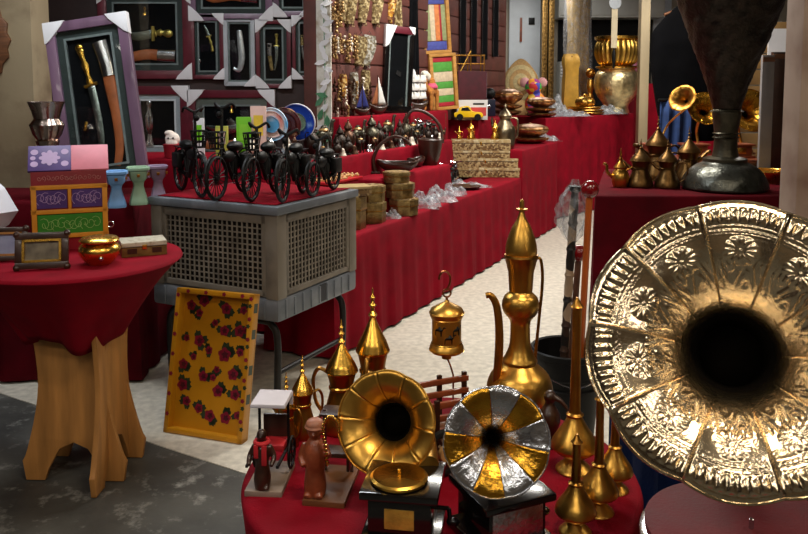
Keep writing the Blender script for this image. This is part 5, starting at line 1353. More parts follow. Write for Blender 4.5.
# camel toy with pink saddle
L = up(431, 0.685)
t = thing('camel_toy', 'plush camel toy with golden body, white head and pink saddle', 'toy', L, R(240)); k = 0.36
GF = mat('golden_fur', (176, 112, 46), 0.9, 0, 0.25, 30, 0.3, 90); WF_ = mat('white_fur', (226, 220, 206), 0.9, 0, 0.1, 30, 0.3, 90)
mb = MB(); mb.ball((0, 0, 0.52 * k), (0.24 * k, 0.14 * k, 0.16 * k)); mb.ball((-0.02 * k, 0, 0.70 * k), (0.12 * k, 0.10 * k, 0.14 * k))
for sx in (-0.15, 0.15):
    for sy in (-1, 1): mb.tube([(sx * k, sy * 0.09 * k, 0.5 * k), (sx * k, sy * 0.09 * k, 0.0)], [0.06 * k, 0.045 * k], 10)
mb.tube(spl([(0.18 * k, 0, 0.5 * k), (0.30 * k, 0, 0.6 * k), (0.30 * k, 0, 0.82 * k)], 4), [0.08 * k, 0.065 * k], 10)
mb.build('body', GF, t, remesh=0.012, smooth=2)
mb = MB(); mb.ball((0.33 * k, 0, 0.90 * k), (0.14 * k, 0.10 * k, 0.10 * k)); mb.ball((0.22 * k, 0, 0.84 * k), (0.10 * k, 0.11 * k, 0.12 * k)); mb.build('mane', WF_, t, remesh=0.012, smooth=1)
MB().lathe([(0.17 * k, 0.56 * k), (0.175 * k, 0.60 * k), (0.12 * k, 0.68 * k)], 20).build('saddle', mat('pink_cloth', (208, 84, 116), 0.8, 0, 0.15, 20), t)

# ------------------------------------------------------------------ leaning frame, painted shelf, dark hangings along the wall
def wall_thing(px0, px1, py0, py1, off=0.03):
    a = onw2(px0, py1, off); b = onw2(px1, py0, off)
    pc = onw2((px0 + px1) / 2, py1, off)
    w_ = (b - a).dot(U); return pc, abs(w_), onw2((px0 + px1) / 2, py0, off).z - pc.z
pc, w_, h_ = wall_thing(381, 409, 27, 108, 0.12)
L = up(396, 0.70)
t = thing('framed_picture', 'dark frame with a white card corner leaning on the wall behind the model boats', 'picture frame', L, 0, None, (R(-2), R(4), R(30)))
w_, h_ = 0.27, 0.71
for (c, s_) in (((0, 0, 0.03), (w_, 0.04, 0.06)), ((0, 0, h_ - 0.03), (w_, 0.04, 0.06)), ((-w_ / 2 + 0.02, 0, h_ / 2), (0.04, 0.04, h_ - 0.12)), ((w_ / 2 - 0.02, 0, h_ / 2), (0.04, 0.04, h_ - 0.12))): MB().box(c, s_).build('frame_bar', MAROON if c[2] > 0.5 else BLACK_LAC, t, bevel=0.006)
MB().box((0, 0.008, h_ / 2), (w_ - 0.06, 0.01, h_ - 0.1)).build('backing', BACKING, t)
for s_ in (-1, 1): MB().box((s_ * (w_ / 2 - 0.048), -0.004, h_ / 2), (0.014, 0.01, h_ - 0.12)).build('inner_slip', SLIP, t)
MB().box((0, -0.012, h_ / 2), (w_ - 0.07, 0.002, h_ - 0.11)).build('pane', GLASS, t)
MB().prism([(-w_ / 2 - 0.003, h_ + 0.003), (-w_ / 2 + 0.10, h_ + 0.003), (-w_ / 2 + 0.03, h_ - 0.16), (-w_ / 2 - 0.003, h_ - 0.18)], -0.025, 0.024).build('corner_protector', WHITE, t, bevel=0.003)
MB().prism([(w_ / 2 + 0.003, h_ + 0.003), (w_ / 2 - 0.06, h_ + 0.003), (w_ / 2 - 0.02, h_ - 0.05), (w_ / 2 + 0.003, h_ - 0.06)], -0.025, 0.024).build('corner_protector', WHITE, t, bevel=0.003)
MB().prism([(-0.01, h_ * 0.5), (0.03, h_ * 0.47), (0.025, h_ * 0.42), (-0.02, h_ * 0.45)], -0.004, 0.004).build('emblem', SILVER, t)
# silver-grey hanging strip with fringe between frame and shelf
for k, (px, w_, h_) in enumerate(((398, 0.09, 0.5), (413, 0.12, 0.85))):
    L = onw2(px, -5, 0.03); t = thing('wall_hanging', ('narrow hanging strip with white tassels above the dark frame', 'broad black hanging cloth between the dark frame and the painted shelf')[k], 'wall hanging', Vector((L.x, L.y, L.z)), ARZ + PI / 2 - R(30), None)
    def fn(u_, v_, w_=w_, h_=h_): return ((u_ - 0.5) * w_, 0.012 * math.sin(14 * u_ + 4 * v_), -h_ * v_)
    MB().grid(fn, 12, 12).build('cloth_strip', (BEAD1, BACKING)[k], t, solid=0.003)
    for q in range(3): MB().lathe([(0.004, 0), (0.018, -0.03), (0.022, -0.07), (0.0, -0.072)], 10, c=((q - 1) * w_ * 0.4, -0.012, -h_ * (0.55 + 0.2 * q))).build('tassel', WHITE, t)
# painted wooden shelf with coloured panels
L = up(443, 0.685)
t = thing('painted_shelf', 'tall narrow wooden rack with bright striped and green panels', 'rack', L, 0, None, (R(-1), R(-4), R(30)))
SW = mat('honey_wood', (186, 134, 66), 0.5, 0, 0.25, 10, stretch=(1, 1, 4))
w_, h1, h2 = 0.29, 0.52, 0.56
def rack_panel(z0, h_, x0, w_, bands):
    for (c, s_) in (((x0, 0, z0 + 0.015), (w_, 0.05, 0.03)), ((x0, 0, z0 + h_ - 0.015), (w_, 0.05, 0.03)), ((x0 - w_ / 2 + 0.017, 0, z0 + h_ / 2), (0.034, 0.05, h_ - 0.06)), ((x0 + w_ / 2 - 0.017, 0, z0 + h_ / 2), (0.034, 0.05, h_ - 0.06))):
        MB().box(c, s_).build('frame_bar', SW, t, bevel=0.004)
    MB().box((x0, 0.012, z0 + h_ / 2), (w_ - 0.05, 0.01, h_ - 0.05)).build('back_board', SW, t)
    for (bx0, bx1, bz0, bz1, col) in bands:
        iw, ih = w_ - 0.072, h_ - 0.066
        MB().box((x0 - iw / 2 + iw * (bx0 + bx1) / 2, 0.0, z0 + 0.033 + ih * (bz0 + bz1) / 2), (iw * (bx1 - bx0) * 0.97, 0.014, ih * (bz1 - bz0) * 0.97)).build('coloured_panel', mat('panel_%d_%d_%d' % col, col, 0.5, 0, 0.15, 40), t, bevel=0.002)
BLU, ORG, SAGE, CRE, GRN, CRI = (74, 82, 160), (216, 130, 74), (150, 160, 116), (214, 196, 166), (84, 160, 66), (170, 40, 54)
rack_panel(0.0, h1, 0.02, w_, [(0, 1, 0.0, 0.08, CRI), (0, 1, 0.08, 0.22, GRN), (0, 1, 0.22, 0.36, CRE), (0, 1, 0.36, 0.50, GRN), (0, 1, 0.50, 0.70, CRE), (0, 1, 0.70, 0.90, GRN), (0, 1, 0.9, 1.0, CRI)])
rack_panel(h1, h2, -0.03, w_ * 1.06, [(0, 1, 0, 0.16, BLU), (0, 0.28, 0.16, 0.84, SAGE), (0.28, 0.5, 0.16, 0.84, CRE), (0.5, 0.72, 0.16, 0.84, ORG), (0.72, 0.8, 0.16, 0.84, CRI), (0.8, 1, 0.16, 0.84, SAGE), (0, 1, 0.84, 1, BLU)])
# dark beaded hangings on the far part of the wall
for k, px in enumerate((463, 474, 485, 496)):
    L = onw2(px, -20, 0.04)
    t = thing('wall_hanging', 'long black hanging panel edged with silver beads on the far wall', 'wall hanging', L, ARZ + PI / 2 - R(25), 'black hanging panels on the far wall')
    MB().box((0, 0, -0.42), (0.085, 0.012, 0.84)).build('panel', BACKING, t, bevel=0.003)
    mb = MB()
    for q in range(42):
        for s_ in (-1, 1): mb.ball((s_ * 0.04, -0.008, -0.01 - q * 0.02), 0.006, 6)
    mb.build('bead_edging', SILVER, t)['kind'] = 'stuff'
# black tangle of toy motorbikes
def motorbike(label, L, s_, rz, group='black toy motorbikes on the red tier'):
    t = thing('toy_motorbike', label, 'toy motorbike', L, rz, group)
    for x in (-0.075, 0.075):
        MB().ring((0, 0, 0), 0.032, 0.010, 20, 8, axis='X').build('wheel', BLACK, t, loc=(x * s_, 0, 0.042 * s_)).scale = (s_, s_, s_)
    mb = MB(); mb.M = Matrix.Scale(s_, 4)
    mb.tube([(-0.075, 0, 0.042), (-0.03, 0, 0.075), (0.04, 0, 0.085), (0.075, 0, 0.042)], 0.006, 6); mb.tube([(0.075, 0, 0.042), (0.045, 0, 0.125)], 0.005, 6)
    mb.box((0, 0, 0.05), (0.05, 0.03, 0.04)); mb.build('frame', BLACK, t, bevel=0.002)
    mb = MB(); mb.M = Matrix.Scale(s_, 4); mb.ball((0.015, 0, 0.10), (0.035, 0.018, 0.018), 12); mb.build('fuel_tank', mat('glossy_dark', (20, 20, 26), 0.15, 0.2, 0.2, coat=0.5), t)
    mb = MB(); mb.M = Matrix.Scale(s_, 4); mb.ball((-0.045, 0, 0.095), (0.035, 0.016, 0.010), 12); mb.build('saddle', BLACK, t)
    mb = MB(); mb.M = Matrix.Scale(s_, 4); mb.tube([(0.035, -0.04, 0.132), (0.046, 0, 0.122), (0.035, 0.04, 0.132)], 0.004, 6); mb.ball((0.062, 0, 0.108), 0.012, 8); mb.build('handlebar', SILVER, t)
    mb = MB(); mb.M = Matrix.Scale(s_, 4); mb.tube([(0.02, -0.018, 0.04), (-0.09, -0.02, 0.036)], 0.006, 8); mb.build('exhaust', SILVER, t)
    return t
# ------------------------------------------------------------------ taller table: copper bowls, pitcher, small pots
def bt(px, py): return onz(px, py, ZB)
def t2(px, py): return onv(px, 0.62 if py < 115 else 0.50, ZT2)
L = t2(467, 119); L = AL(2.95, 0.56, ZT2)
CARTON = mat('white_carton', (206, 204, 204), 0.6, 0, 0.06, 10)
L = onv(469, 0.565, ZT2)
t = thing('carton', 'white carton with a red band under the maroon box', 'carton', L, R(10))
cw, ch = 0.30, 0.19
MB().box((0, 0, ch / 2), (cw, 0.26, ch)).build('box_body', CARTON, t, bevel=0.004)
MB().box((0.005, -0.131, ch * 0.42), (cw * 0.86, 0.003, ch * 0.42)).build('red_band', mat('red_band', (186, 60, 58), 0.6), t)
MB().box((0.06, -0.131, ch * 0.80), (cw * 0.36, 0.003, ch * 0.08)).build('print_line', BLACK, t)
MB().box((0.151, 0.0, ch * 0.5), (0.003, 0.06, ch * 0.6)).build('side_print', BLACK, t)
L2_ = L + Vector((0.0, 0.0, ch))
t = thing('maroon_case', 'maroon fabric case with grey sides standing on the white carton', 'case', L2_, R(10))
MB().box((0, -0.01, 0.135), (0.28, 0.24, 0.27)).build('case_body', mat('maroon_fabric', (70, 22, 32), 0.8, 0, 0.25, 14), t, bevel=0.008)
MB().box((0.143, 0.0, 0.135), (0.008, 0.21, 0.24)).build('grey_side', mat('grey_side', (136, 144, 152), 0.5, 0, 0.15, 10), t, bevel=0.003)
# brass miniature scaffold on the case
L3 = L2_ + Vector((0, 0, 0.27)); t = thing('brass_stand', 'thin brass rod stand on the maroon case', 'stand', L3, R(10))
for x in (-0.13, 0.0, 0.13):
    for y in (-0.06, 0.06): MB().tube([(x, y, 0), (x, y, 0.16)], 0.006, 8).build('upright', BRASS_DK, t)
for z in (0.07, 0.15):
    for y in (-0.06, 0.06): MB().tube([(-0.14, y, z), (0.14, y, z)], 0.005, 8).build('rod', BRASS_DK, t)
MB().tube([(-0.10, -0.06, 0.0), (0.0, -0.06, 0.19)], 0.006, 8).build('brace', BRASS, t)
# yellow toy car
L = t2(478, 128); L = AL(2.80, 0.47, ZT2) + Vector((0, 0, 0)); L = t2(469, 124)
t = thing('toy_car', 'bright yellow toy car in front of the white carton', 'toy car', L, R(-8))
CY = mat('car_yellow', (228, 186, 24), 0.25, 0, 0.08, 10, coat=0.4)
MB().prism([tuple(v) for v in spl([(-0.13, 0.03), (-0.135, 0.07), (-0.10, 0.085), (-0.08, 0.125), (0.0, 0.135), (0.035, 0.085), (0.115, 0.075), (0.135, 0.045), (0.13, 0.03)], 3)], -0.055, 0.055).build('car_body', CY, t, bevel=0.008)
for s_ in (-1, 1):
    MB().prism([(-0.07, 0.09), (-0.062, 0.118), (-0.005, 0.124), (0.02, 0.09)], 0.0555 * s_ - 0.001, 0.0555 * s_ + 0.001).build('window', BLACK, t)
    for x in (-0.08, 0.085):
        mb = MB(); mb.M = Matrix.Rotation(PI / 2, 4, 'X'); mb.lathe([(0.014, -0.012), (0.03, -0.012), (0.032, 0.0), (0.03, 0.012), (0.014, 0.012)], 18).build('wheel', BLACK, t, loc=(x, 0.052 * s_, 0.032))
# black camera-like gadgets next to the case
L = onv(489, 0.655, ZT2); t = thing('toy_camera', 'black and blue gadget box beside the maroon case', 'gadget', L, R(8))
MB().box((0, 0, 0.09), (0.12, 0.10, 0.18)).build('body', mat('blue_black', (24, 28, 50), 0.4, 0, 0.2), t, bevel=0.008); MB().ball((0.01, 0, 0.24), 0.06, 16).build('globe', BLACK, t); MB().tube([(0, 0, 0.17), (0.005, 0, 0.2)], 0.012, 8).build('neck', SILVER, t)
MB().ball((-0.02, -0.055, 0.10), (0.025, 0.012, 0.025), 12).build('lens', SILVER, t)

BOWLC = mat('hammered_copper', (142, 96, 64), 0.32, 0.9, 0.45, 26, 0.3, 60, col2=(206, 170, 128), contrast=(0.45, 0.75))
def bowl(label, L, r, h_, lid=True, group='copper bowls on the taller tables', flutes=14, m=BOWLC):
    t = thing('copper_bowl', label, 'bowl', L, rr.uniform(0, 1), group)
    fl = lambda q, z, a: q * (1 + 0.035 * math.cos(flutes * a))
    MB().lathe(spl([(r * 0.5, 0), (r * 0.55, h_ * 0.06), (r * 0.88, h_ * 0.28), (r, h_ * 0.48), (r * 0.97, h_ * 0.55)], 3), 56, f=fl).build('bowl_body', m, t)
    MB().lathe([(r * 0.97, h_ * 0.54), (r * 1.02, h_ * 0.56), (r * 1.02, h_ * 0.60), (r * 0.97, h_ * 0.62)], 40, cap=False).build('rim', BRASS, t)
    if lid:
        l = MB().lathe(spl([(r * 0.97, h_ * 0.60), (r * 0.9, h_ * 0.72), (r * 0.6, h_ * 0.86), (r * 0.2, h_ * 0.93), (0, h_ * 0.935)], 3), 56, f=fl).build('lid', m, t)
        MB().lathe([(r * 0.05, h_ * 0.92), (r * 0.09, h_ * 0.97), (r * 0.03, h_), (0, h_)], 12).build('knob', BRASS, l)
    else:
        MB().lathe([(r * 0.97, h_ * 0.60), (r * 0.5, h_ * 0.68), (0, h_ * 0.70)], 40, f=fl).build('lid', m, t)
    return t
def bstack(px, py, z, items, nm):
    L = AL(3.60, 0.2, ZB) if z == ZB else (onv(px, 0.56, z) if z == ZT2 else Vector((at(px, 100, 8.95).x, 8.95, z)))
    zz = 0; s_ = span(1, L.y)
    for k, (r, h_, lid) in enumerate(items):
        bowl(nm[k], L + Vector((0, 0, zz)), r * s_, h_ * s_, lid); zz += h_ * s_ * (0.70 if not lid else 1.0) + 0.001
bstack(524, 141, ZB, [(18, 9, False), (18, 14, True)], ['shallow copper bowl under the lidded one at the edge of the taller table', 'lidded fluted copper bowl at the edge of the taller table'])
bstack(508, 124, ZT2, [(13.5, 8, False), (14, 8, False), (14.5, 16, True)], ['lowest shallow copper bowl of the stack beside the white carton', 'middle shallow copper bowl of the stack beside the white carton', 'domed copper bowl on top of the stack beside the white carton'])
bstack(541, 116, ZC, [(15, 7, False), (14.5, 7, False), (14, 11, True)], ['lowest plate-like copper bowl of the three-bowl stack by the plastic', 'middle plate-like copper bowl of the three-bowl stack by the plastic', 'top copper bowl of the three-bowl stack by the plastic'])
plastic(PL, bt(534, 141) + Vector((0.12, 0.05, 0)), 0.3, 0.2, 0.12, 41)
L = bt(493, 144); L = AL(2.78, 0.2, ZB); s_ = 0.0098
t = thing('pitcher', 'aged silver pitcher with a pointed lid beside the lidded copper bowl', 'pitcher', L, R(160))
AGS = mat('aged_silver', (128, 116, 94), 0.3, 0.95, 0.35, 14, 0.2, 70)
MB().lathe([(r * s_, z * s_) for r, z in spl([(7, 0), (9, 2), (10, 10), (10, 18), (7, 24), (5, 28), (6, 31)], 4)], 28).build('body', AGS, t)
l = MB().lathe([(r * s_, z * s_) for r, z in [(6.3, 31), (6.5, 32), (5, 35), (2, 38), (1, 39), (1.6, 41), (0.4, 43), (0, 44)]], 24).build('lid', AGS, t)
MB().tube(spl([(8 * s_, 0, 18 * s_), (12 * s_, 0, 22 * s_), (13 * s_, 0, 30 * s_)], 4), [2.2 * s_, 1 * s_], 10).build('spout', AGS, t)
MB().tube(spl([(-6 * s_, 0, 30 * s_), (-12 * s_, 0, 28 * s_), (-12 * s_, 0, 14 * s_), (-9.5 * s_, 0, 10 * s_)], 4), 1 * s_, 8).build('handle', AGS, t)
g = 'tiny gold coffee pots on the inlaid boxes'
for k, (ox, oy, h_) in enumerate(((-0.20, 0.05, 0.13), (-0.09, 0.04, 0.19), (0.13, 0.03, 0.20))):
    coffee_pot(('tiny gold coffee pot, shortest of those on the inlaid boxes', 'tiny gold coffee pot between two others on the inlaid boxes', 'tiny gold coffee pot with a long spike, on the inlaid boxes')[k], Vector((0.715 + ox, 7.40 + oy, ZTOPB)), h_, R(190 + 40 * k), BRASS_BR, BRASS_BR, g)

# ------------------------------------------------------------------ far table: plate, patchwork toy, pots
def ctp(px, py): return onz(px, py, ZC)
s_ = span(1.1, 9.6)
t = thing('carved_plate', 'large cream and gold carved plate standing upright behind the patchwork toy', 'plate', Vector((at(521, 80, 9.62).x, 9.62, ZC)), 0, None, (R(-8), 0, R(-6)))
ms = [mat('cream_carving', (176, 158, 112), 0.5, 0.3, 0.25, 40), mat('gold_carving', (150, 118, 72), 0.4, 0.5, 0.3, 40)]
mb = MB(); mb.prism([tuple(v) for v in spl([(-17 * s_, 0), (-17 * s_, 26 * s_), (-13 * s_, 40 * s_), (0, 52 * s_), (13 * s_, 40 * s_), (17 * s_, 26 * s_), (17 * s_, 0)], 5)], 0, 0.03); mb.build('plate_body', ms[1], t, bevel=0.006)
for k, q in enumerate((14, 10.5, 7, 3.5)):
    mb = MB(); mb.prism([(q * s_ * math.cos(i * PI / 16), 30 * s_ + q * s_ * 1.15 * math.sin(i * PI / 16)) for i in range(32)], -0.008 - 0.006 * k, 0.002); mb.build('carved_ring', ms[k % 2], t, bevel=0.003)
MB().box((0, 0.06, 0.2), (0.05, 0.02, 0.42), Matrix.Rotation(R(14), 3, 'X')).build('prop', WOOD, t)
L = Vector((at(536, 90, 9.38).x, 9.38, ZC)); s_ = span(0.85, 9.38)
PATCH = pattern_mat('patchwork', [(196, 40, 40), (228, 150, 30), (60, 160, 60), (70, 70, 170), (216, 90, 110), (236, 196, 70), (150, 40, 130)], 15, 0.7, rnd=0.35)
t = thing('patchwork_toy', 'patchwork toy of bright hexagons in red, orange, green and blue', 'toy', L, R(-10))
mb = MB(); mb.ball((0, 0, 14 * s_), (13 * s_, 9 * s_, 14 * s_), 24); mb.ball((-3 * s_, -2 * s_, 34 * s_), (10 * s_, 8 * s_, 10 * s_), 20)
mb.build('body', PATCH, t, remesh=0.014, smooth=3)
for s2 in (-1, 1): MB().ball((-3 * s_ + s2 * 10 * s_, -1 * s_, 39 * s_), (6 * s_, 3 * s_, 6 * s_), 14).build('ear', mat('pink_ear', (206, 150, 150), 0.8, 0, 0.1), t)
# wrapped bundle and plastic
for k, (px, Y, a_, b_, c_) in enumerate(((556, 9.2, 0.34, 0.3, 0.34), (570, 9.5, 0.4, 0.3, 0.10), (590, 9.8, 0.42, 0.3, 0.08), (604, 10.0, 0.34, 0.3, 0.10), (575, 9.25, 0.35, 0.2, 0.05))):
    plastic(PL, Vector((at(px, 100, Y).x, Y, ZC)), a_, b_, c_, 60 + k)
# brass trays flat on the table
for k, (px, Y, r, zz) in enumerate(((572, 9.75, 0.27, 0.0), (578, 9.85, 0.25, 0.031), (590, 10.05, 0.2, 0.062))):
    L = Vector((at(582, 95, 9.85).x + 0.02 * k, 9.85 + 0.02 * k, ZC + zz)); t = thing('brass_tray', ('lowest broad brass tray of the pile', 'middle brass tray of the pile', 'top brass tray of the pile, under the small brass ball')[k], 'tray', L, 0, 'pile of brass trays')
    MB().lathe([(r * 0.9, 0), (r, 0.012), (r * 1.02, 0.03), (r * 0.98, 0.028), (r * 0.9, 0.010), (0, 0.008)], 40, cap=True).build('dish', BRASS_DK, t)
    MB().ring((0, 0, 0.027), r * 1.01, 0.004, 40, 6).build('rim', BRASS, t)
L = Vector((at(582, 95, 9.89).x + 0.04, 9.89, ZC + 0.071)); t = thing('brass_ball', 'small ribbed brass ball box on the pile of trays', 'box', L)
MB().lathe(spl([(0.05, 0), (0.10, 0.03), (0.12, 0.08), (0.09, 0.13), (0.03, 0.155), (0, 0.16)], 3), 28, f=lambda r, z, a: r * (1 + 0.05 * math.cos(12 * a))).build('body', BRASS, t); MB().lathe([(0.02, 0.155), (0.028, 0.17), (0, 0.19)], 12).build('knob', BRASS_BR, t)
# big gold pots stacked
L = Vector((at(616, 100, 10.2).x, 10.2, ZC)); s_ = span(1, 10.2)
HG = mat('hammered_pale_gold', (226, 206, 156), 0.36, 0.95, 0.3, 22, 0.6, 30)
t = thing('large_pot', 'large pale hammered gold pot, lower of the two stacked ones', 'pot', L)
MB().lathe([(r * s_, z * s_) for r, z in spl([(10, 0), (13, 1), (12, 8), (19, 18), (22, 28), (21, 38), (17, 44), (20, 46)], 4)], 40).build('body', HG, t)
MB().lathe([(r * s_, z * s_) for r, z in [(19, 44.5), (21, 45.5), (21, 46.5), (19, 47)]], 40).build('rim', BRASS_BR, t)
plastic('clear plastic wrapping bunched around the foot of the big gold pots', L + Vector((-0.12, -0.16, 0)), 0.4, 0.24, 0.16, 71)
t = thing('large_pot', 'large ribbed gold pot set on top of the hammered one', 'pot', L + Vector((0, 0, 47.2 * s_)))
rib = lambda r, z, a: r * (1 + 0.03 * math.cos(30 * a))
MB().lathe([(r * s_, z * s_) for r, z in spl([(13, 0), (18, 3), (21, 10), (21.5, 18), (19, 25)], 4)], 90, f=rib).build('body', mat('bright_brass_pot', (210, 168, 80), 0.34, 1, 0.2, 10), t)
MB().lathe([(r * s_, z * s_) for r, z in [(19, 24.5), (22, 26), (22, 28.5), (20.5, 29), (19, 26), (0, 20)]], 40, cap=False).build('rim', BRASS_BR, t)
# brass vase figure left of the pots
L = Vector((at(590, 95, 10.35).x, 10.35, ZC)); t = thing('brass_candlestick', 'turned brass candlestick with a ball top beside the gold pots', 'candlestick', L)
MB().lathe([(r * s_, z * s_) for r, z in spl([(6, 0), (6.5, 1), (3, 6), (4, 14), (2.4, 20), (3.6, 26), (2.6, 34)], 4)], 24).build('column', BRASS, t); MB().ball((0, 0, 40 * s_), 5 * s_, 18).build('ball_top', BRASS_DK, t)

# ------------------------------------------------------------------ back wall fittings
BY = 12.94
def bw(px, py, Y=BY): return at(px, py, Y)
def wallbox(px0, px1, py0, py1, d, Y=BY):
    a, b = at(px0, py1, Y), at(px1, py0, Y)
    return Vector(((a.x + b.x) / 2, Y - d / 2, (a.z + b.z) / 2)), Vector((b.x - a.x, d, b.z - a.z))
c, s_ = wallbox(508, 541, -60, 100, 0.06)
d1 = struct(MB().box(c, s_).build('door_1', mat('pale_blue_door', (206, 214, 220), 0.5, 0, 0.08, 4), bevel=0.004))
c, s_ = wallbox(528, 534, 18, 25, 0.08); MB().box(c, s_).build('door_handle', BLACK, d1, bevel=0.004)
c, s_ = wallbox(519, 521.5, 18, 42, 0.09); MB().box(c, s_).build('door_pull', WOOD_RED, d1, bevel=0.004)
# tall gilt mirror frame
t = thing('gilt_frame', 'tall narrow ornate gilt frame standing by the pale door', 'frame', Vector((at(547, 90, 12.3).x, 12.3, 0)), R(4))
GILT = mat('carved_gilt', (150, 116, 62), 0.4, 0.7, 0.5, 30, 0.7, 40); k = span(1, 12.3); hT = at(547, -30, 12.3).z
for s2 in (-1, 1): MB().box((s2 * 3.4 * k, 0, hT / 2), (5.5 * k, 0.06, hT)).build('upright', GILT, t, bevel=0.01)
for z in (0.04, hT - 0.04): MB().box((0, 0, z), (15 * k, 0.055, 0.08)).build('cross_bar', GILT, t, bevel=0.01)
MB().box((0, 0.01, hT / 2), (6 * k, 0.02, hT - 0.1)).build('mirror', mat('dark_mirror', (60, 56, 48), 0.12, 0.9, 0.3, 4), t)
mb = MB()
for q in range(46): mb.ball((-3.4 * k, -0.03, 0.06 + q * (hT - 0.1) / 46), (0.02, 0.012, 0.022), 8); mb.ball((3.4 * k, -0.03, 0.06 + q * (hT - 0.1) / 46), (0.02, 0.012, 0.022), 8)
mb.build('carved_beads', GILT, t)['kind'] = 'stuff'
# dark doorway with a pale shelf above
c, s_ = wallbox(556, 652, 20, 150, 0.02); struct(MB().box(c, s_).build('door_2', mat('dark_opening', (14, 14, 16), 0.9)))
c, s_ = wallbox(553, 655, -1, 20, 0.5); t = thing('wall_shelf', 'pale wall cupboard over the dark doorway', 'cupboard', Vector((c.x, BY, c.z - s_.z / 2)))
MB().box((0, -0.25, s_.z / 2), (s_.x, 0.5, s_.z)).build('carcass', mat('pale_laminate', (176, 176, 170), 0.5, 0, 0.08, 6), t, bevel=0.006)
for q in range(4): MB().box((-s_.x / 2 + s_.x * (q + 0.5) / 4, -0.505, s_.z / 2), (s_.x / 4 * 0.9, 0.02, s_.z * 0.8)).build('cupboard_door', mat('pale_laminate', (0, 0, 0)), t, bevel=0.006)
c, s_ = wallbox(556, 580, 62, 76, 0.3); t = thing('white_cabinet', 'pale radiator-like unit low in the dark doorway', 'unit', Vector((c.x, BY - 0.02, 0)))
MB().box((0, -0.15, (c.z + s_.z / 2) / 2), (s_.x, 0.3, c.z + s_.z / 2)).build('carcass', MATS['pale_laminate'], t, bevel=0.006)
for q in range(5): MB().box((0, -0.305, c.z + s_.z / 2 - 0.03 - q * 0.05), (s_.x * 0.96, 0.02, 0.03)).build('slat', WHITE, t, bevel=0.003)
# rolled golden cloth wrapped in plastic
L = Vector((at(577, 95, 11.4).x, 11.4, 0)); k = span(1, 11.4); hT = at(577, -30, 11.4).z
t = thing('cloth_roll', 'tall roll of golden cloth wrapped in clear plastic', 'cloth roll', L)
MB().lathe([(11 * k * (1 + 0.06 * math.sin(q * 1.7)), hT * q / 14) for q in range(15)], 28, f=lambda r, z, a: r * (1 + 0.05 * math.sin(6 * a + 3 * z))).build('roll', mat('golden_cloth', (172, 140, 84), 0.6, 0, 0.3, 8, 0.3, 30), t)
def fn(u_, v_):
    a = 2 * PI * u_; r = 13 * k * (1 + 0.10 * math.sin(5 * a + 7 * v_) + 0.05 * math.sin(13 * a - 9 * v_)); return (r * math.cos(a), r * math.sin(a), hT * v_)
MB().grid(fn, 40, 30).build('plastic_sleeve', PLASTIC, t, ang=15)
L = Vector((at(570, 95, 10.35).x, 10.35, ZC)); k = span(1, 10.35)
t = thing('yellow_sack', 'yellow-gold sack standing before the golden cloth roll', 'sack', L)
zt = at(572, 54, 10.35).z - ZC
MB().lathe([(r * k, z) for r, z in [(7, 0), (8, 0.05), (7.5, zt * 0.5), (7, zt * 0.75), (8, zt * 0.85), (7.5, zt * 0.94), (6, zt)]], 24, sq=0.7, f=lambda r, z, a: r * (1 + 0.09 * math.sin(5 * a + 9 * z))).build('sack_body', mat('yellow_gold', (196, 150, 54), 0.5, 0.2, 0.2, 10), t)
MB().ring((0, 0, zt * 0.95), 6 * k, 0.012, 20, 6).build('tie', WOOD, t)
# cream strap with disc hanging in front of the cupboard, wooden post
L = at(615, 0, 9.9)
t = thing('hanging_strap', 'long cream strap with a round disc and a dark tassel, hanging before the gold pots', 'strap', Vector((L.x, 9.9, CEIL)))
k = span(1, 9.9); zt = at(615, 3, 9.9).z - CEIL; ze = at(615, 48, 9.9).z - CEIL
MB().box((0, 0, ze / 2), (6 * k, 0.012, -ze)).build('strap_band', mat('cream_strap', (206, 192, 160), 0.7, 0, 0.08, 10), t, bevel=0.003)
mb = MB(); mb.M = Matrix.Translation((0, -0.012, zt)) @ Matrix.Rotation(PI / 2, 4, 'X'); mb.lathe([(0.0, -0.006), (6 * k, -0.006), (6 * k, 0.006), (0, 0.006)], 24).build('disc', GREYW, t)
MB().lathe([(0.006, 0), (0.02, -0.05), (0.025, -0.13), (0.012, -0.24), (0, -0.25)], 10, c=(0, 0, ze)).build('tassel', BLACK, t)
a = at(644, 80, 9.6); struct(MB().box((a.x, 9.65, CEIL / 2), (span(9, 9.65), 0.12, CEIL)).build('trim_5', mat('pale_wood_post', (150, 134, 104), 0.6, 0, 0.2, 6, stretch=(1, 1, .2)), bevel=0.005))
L = Vector((at(634, 80, 10.8).x, 10.85, 1.52)); t = thing('pink_vase', 'tall dull pink vase on the farthest red table', 'vase', L); k = span(1, 10.8)
t.location.x = 3.14
MB().lathe([(r * k, z * k) for r, z in spl([(4, 0), (5.5, 4), (5.5, 14), (3.6, 20), (4.2, 25)], 4)], 20).build('body', mat('dull_pink', (140, 70, 92), 0.5, 0, 0.2, 8), t); MB().lathe([(4 * k, 24.6 * k), (4.6 * k, 25 * k), (4.4 * k, 26 * k), (3.6 * k, 25.4 * k)], 20, cap=False).build('rim', MATS['dull_pink'], t)
c, s_ = wallbox(652, 672, -20, 60, 0.02); struct(MB().box(c, s_).build('window_1', mat('pale_window', (190, 198, 210), 0.4), bevel=0.003))

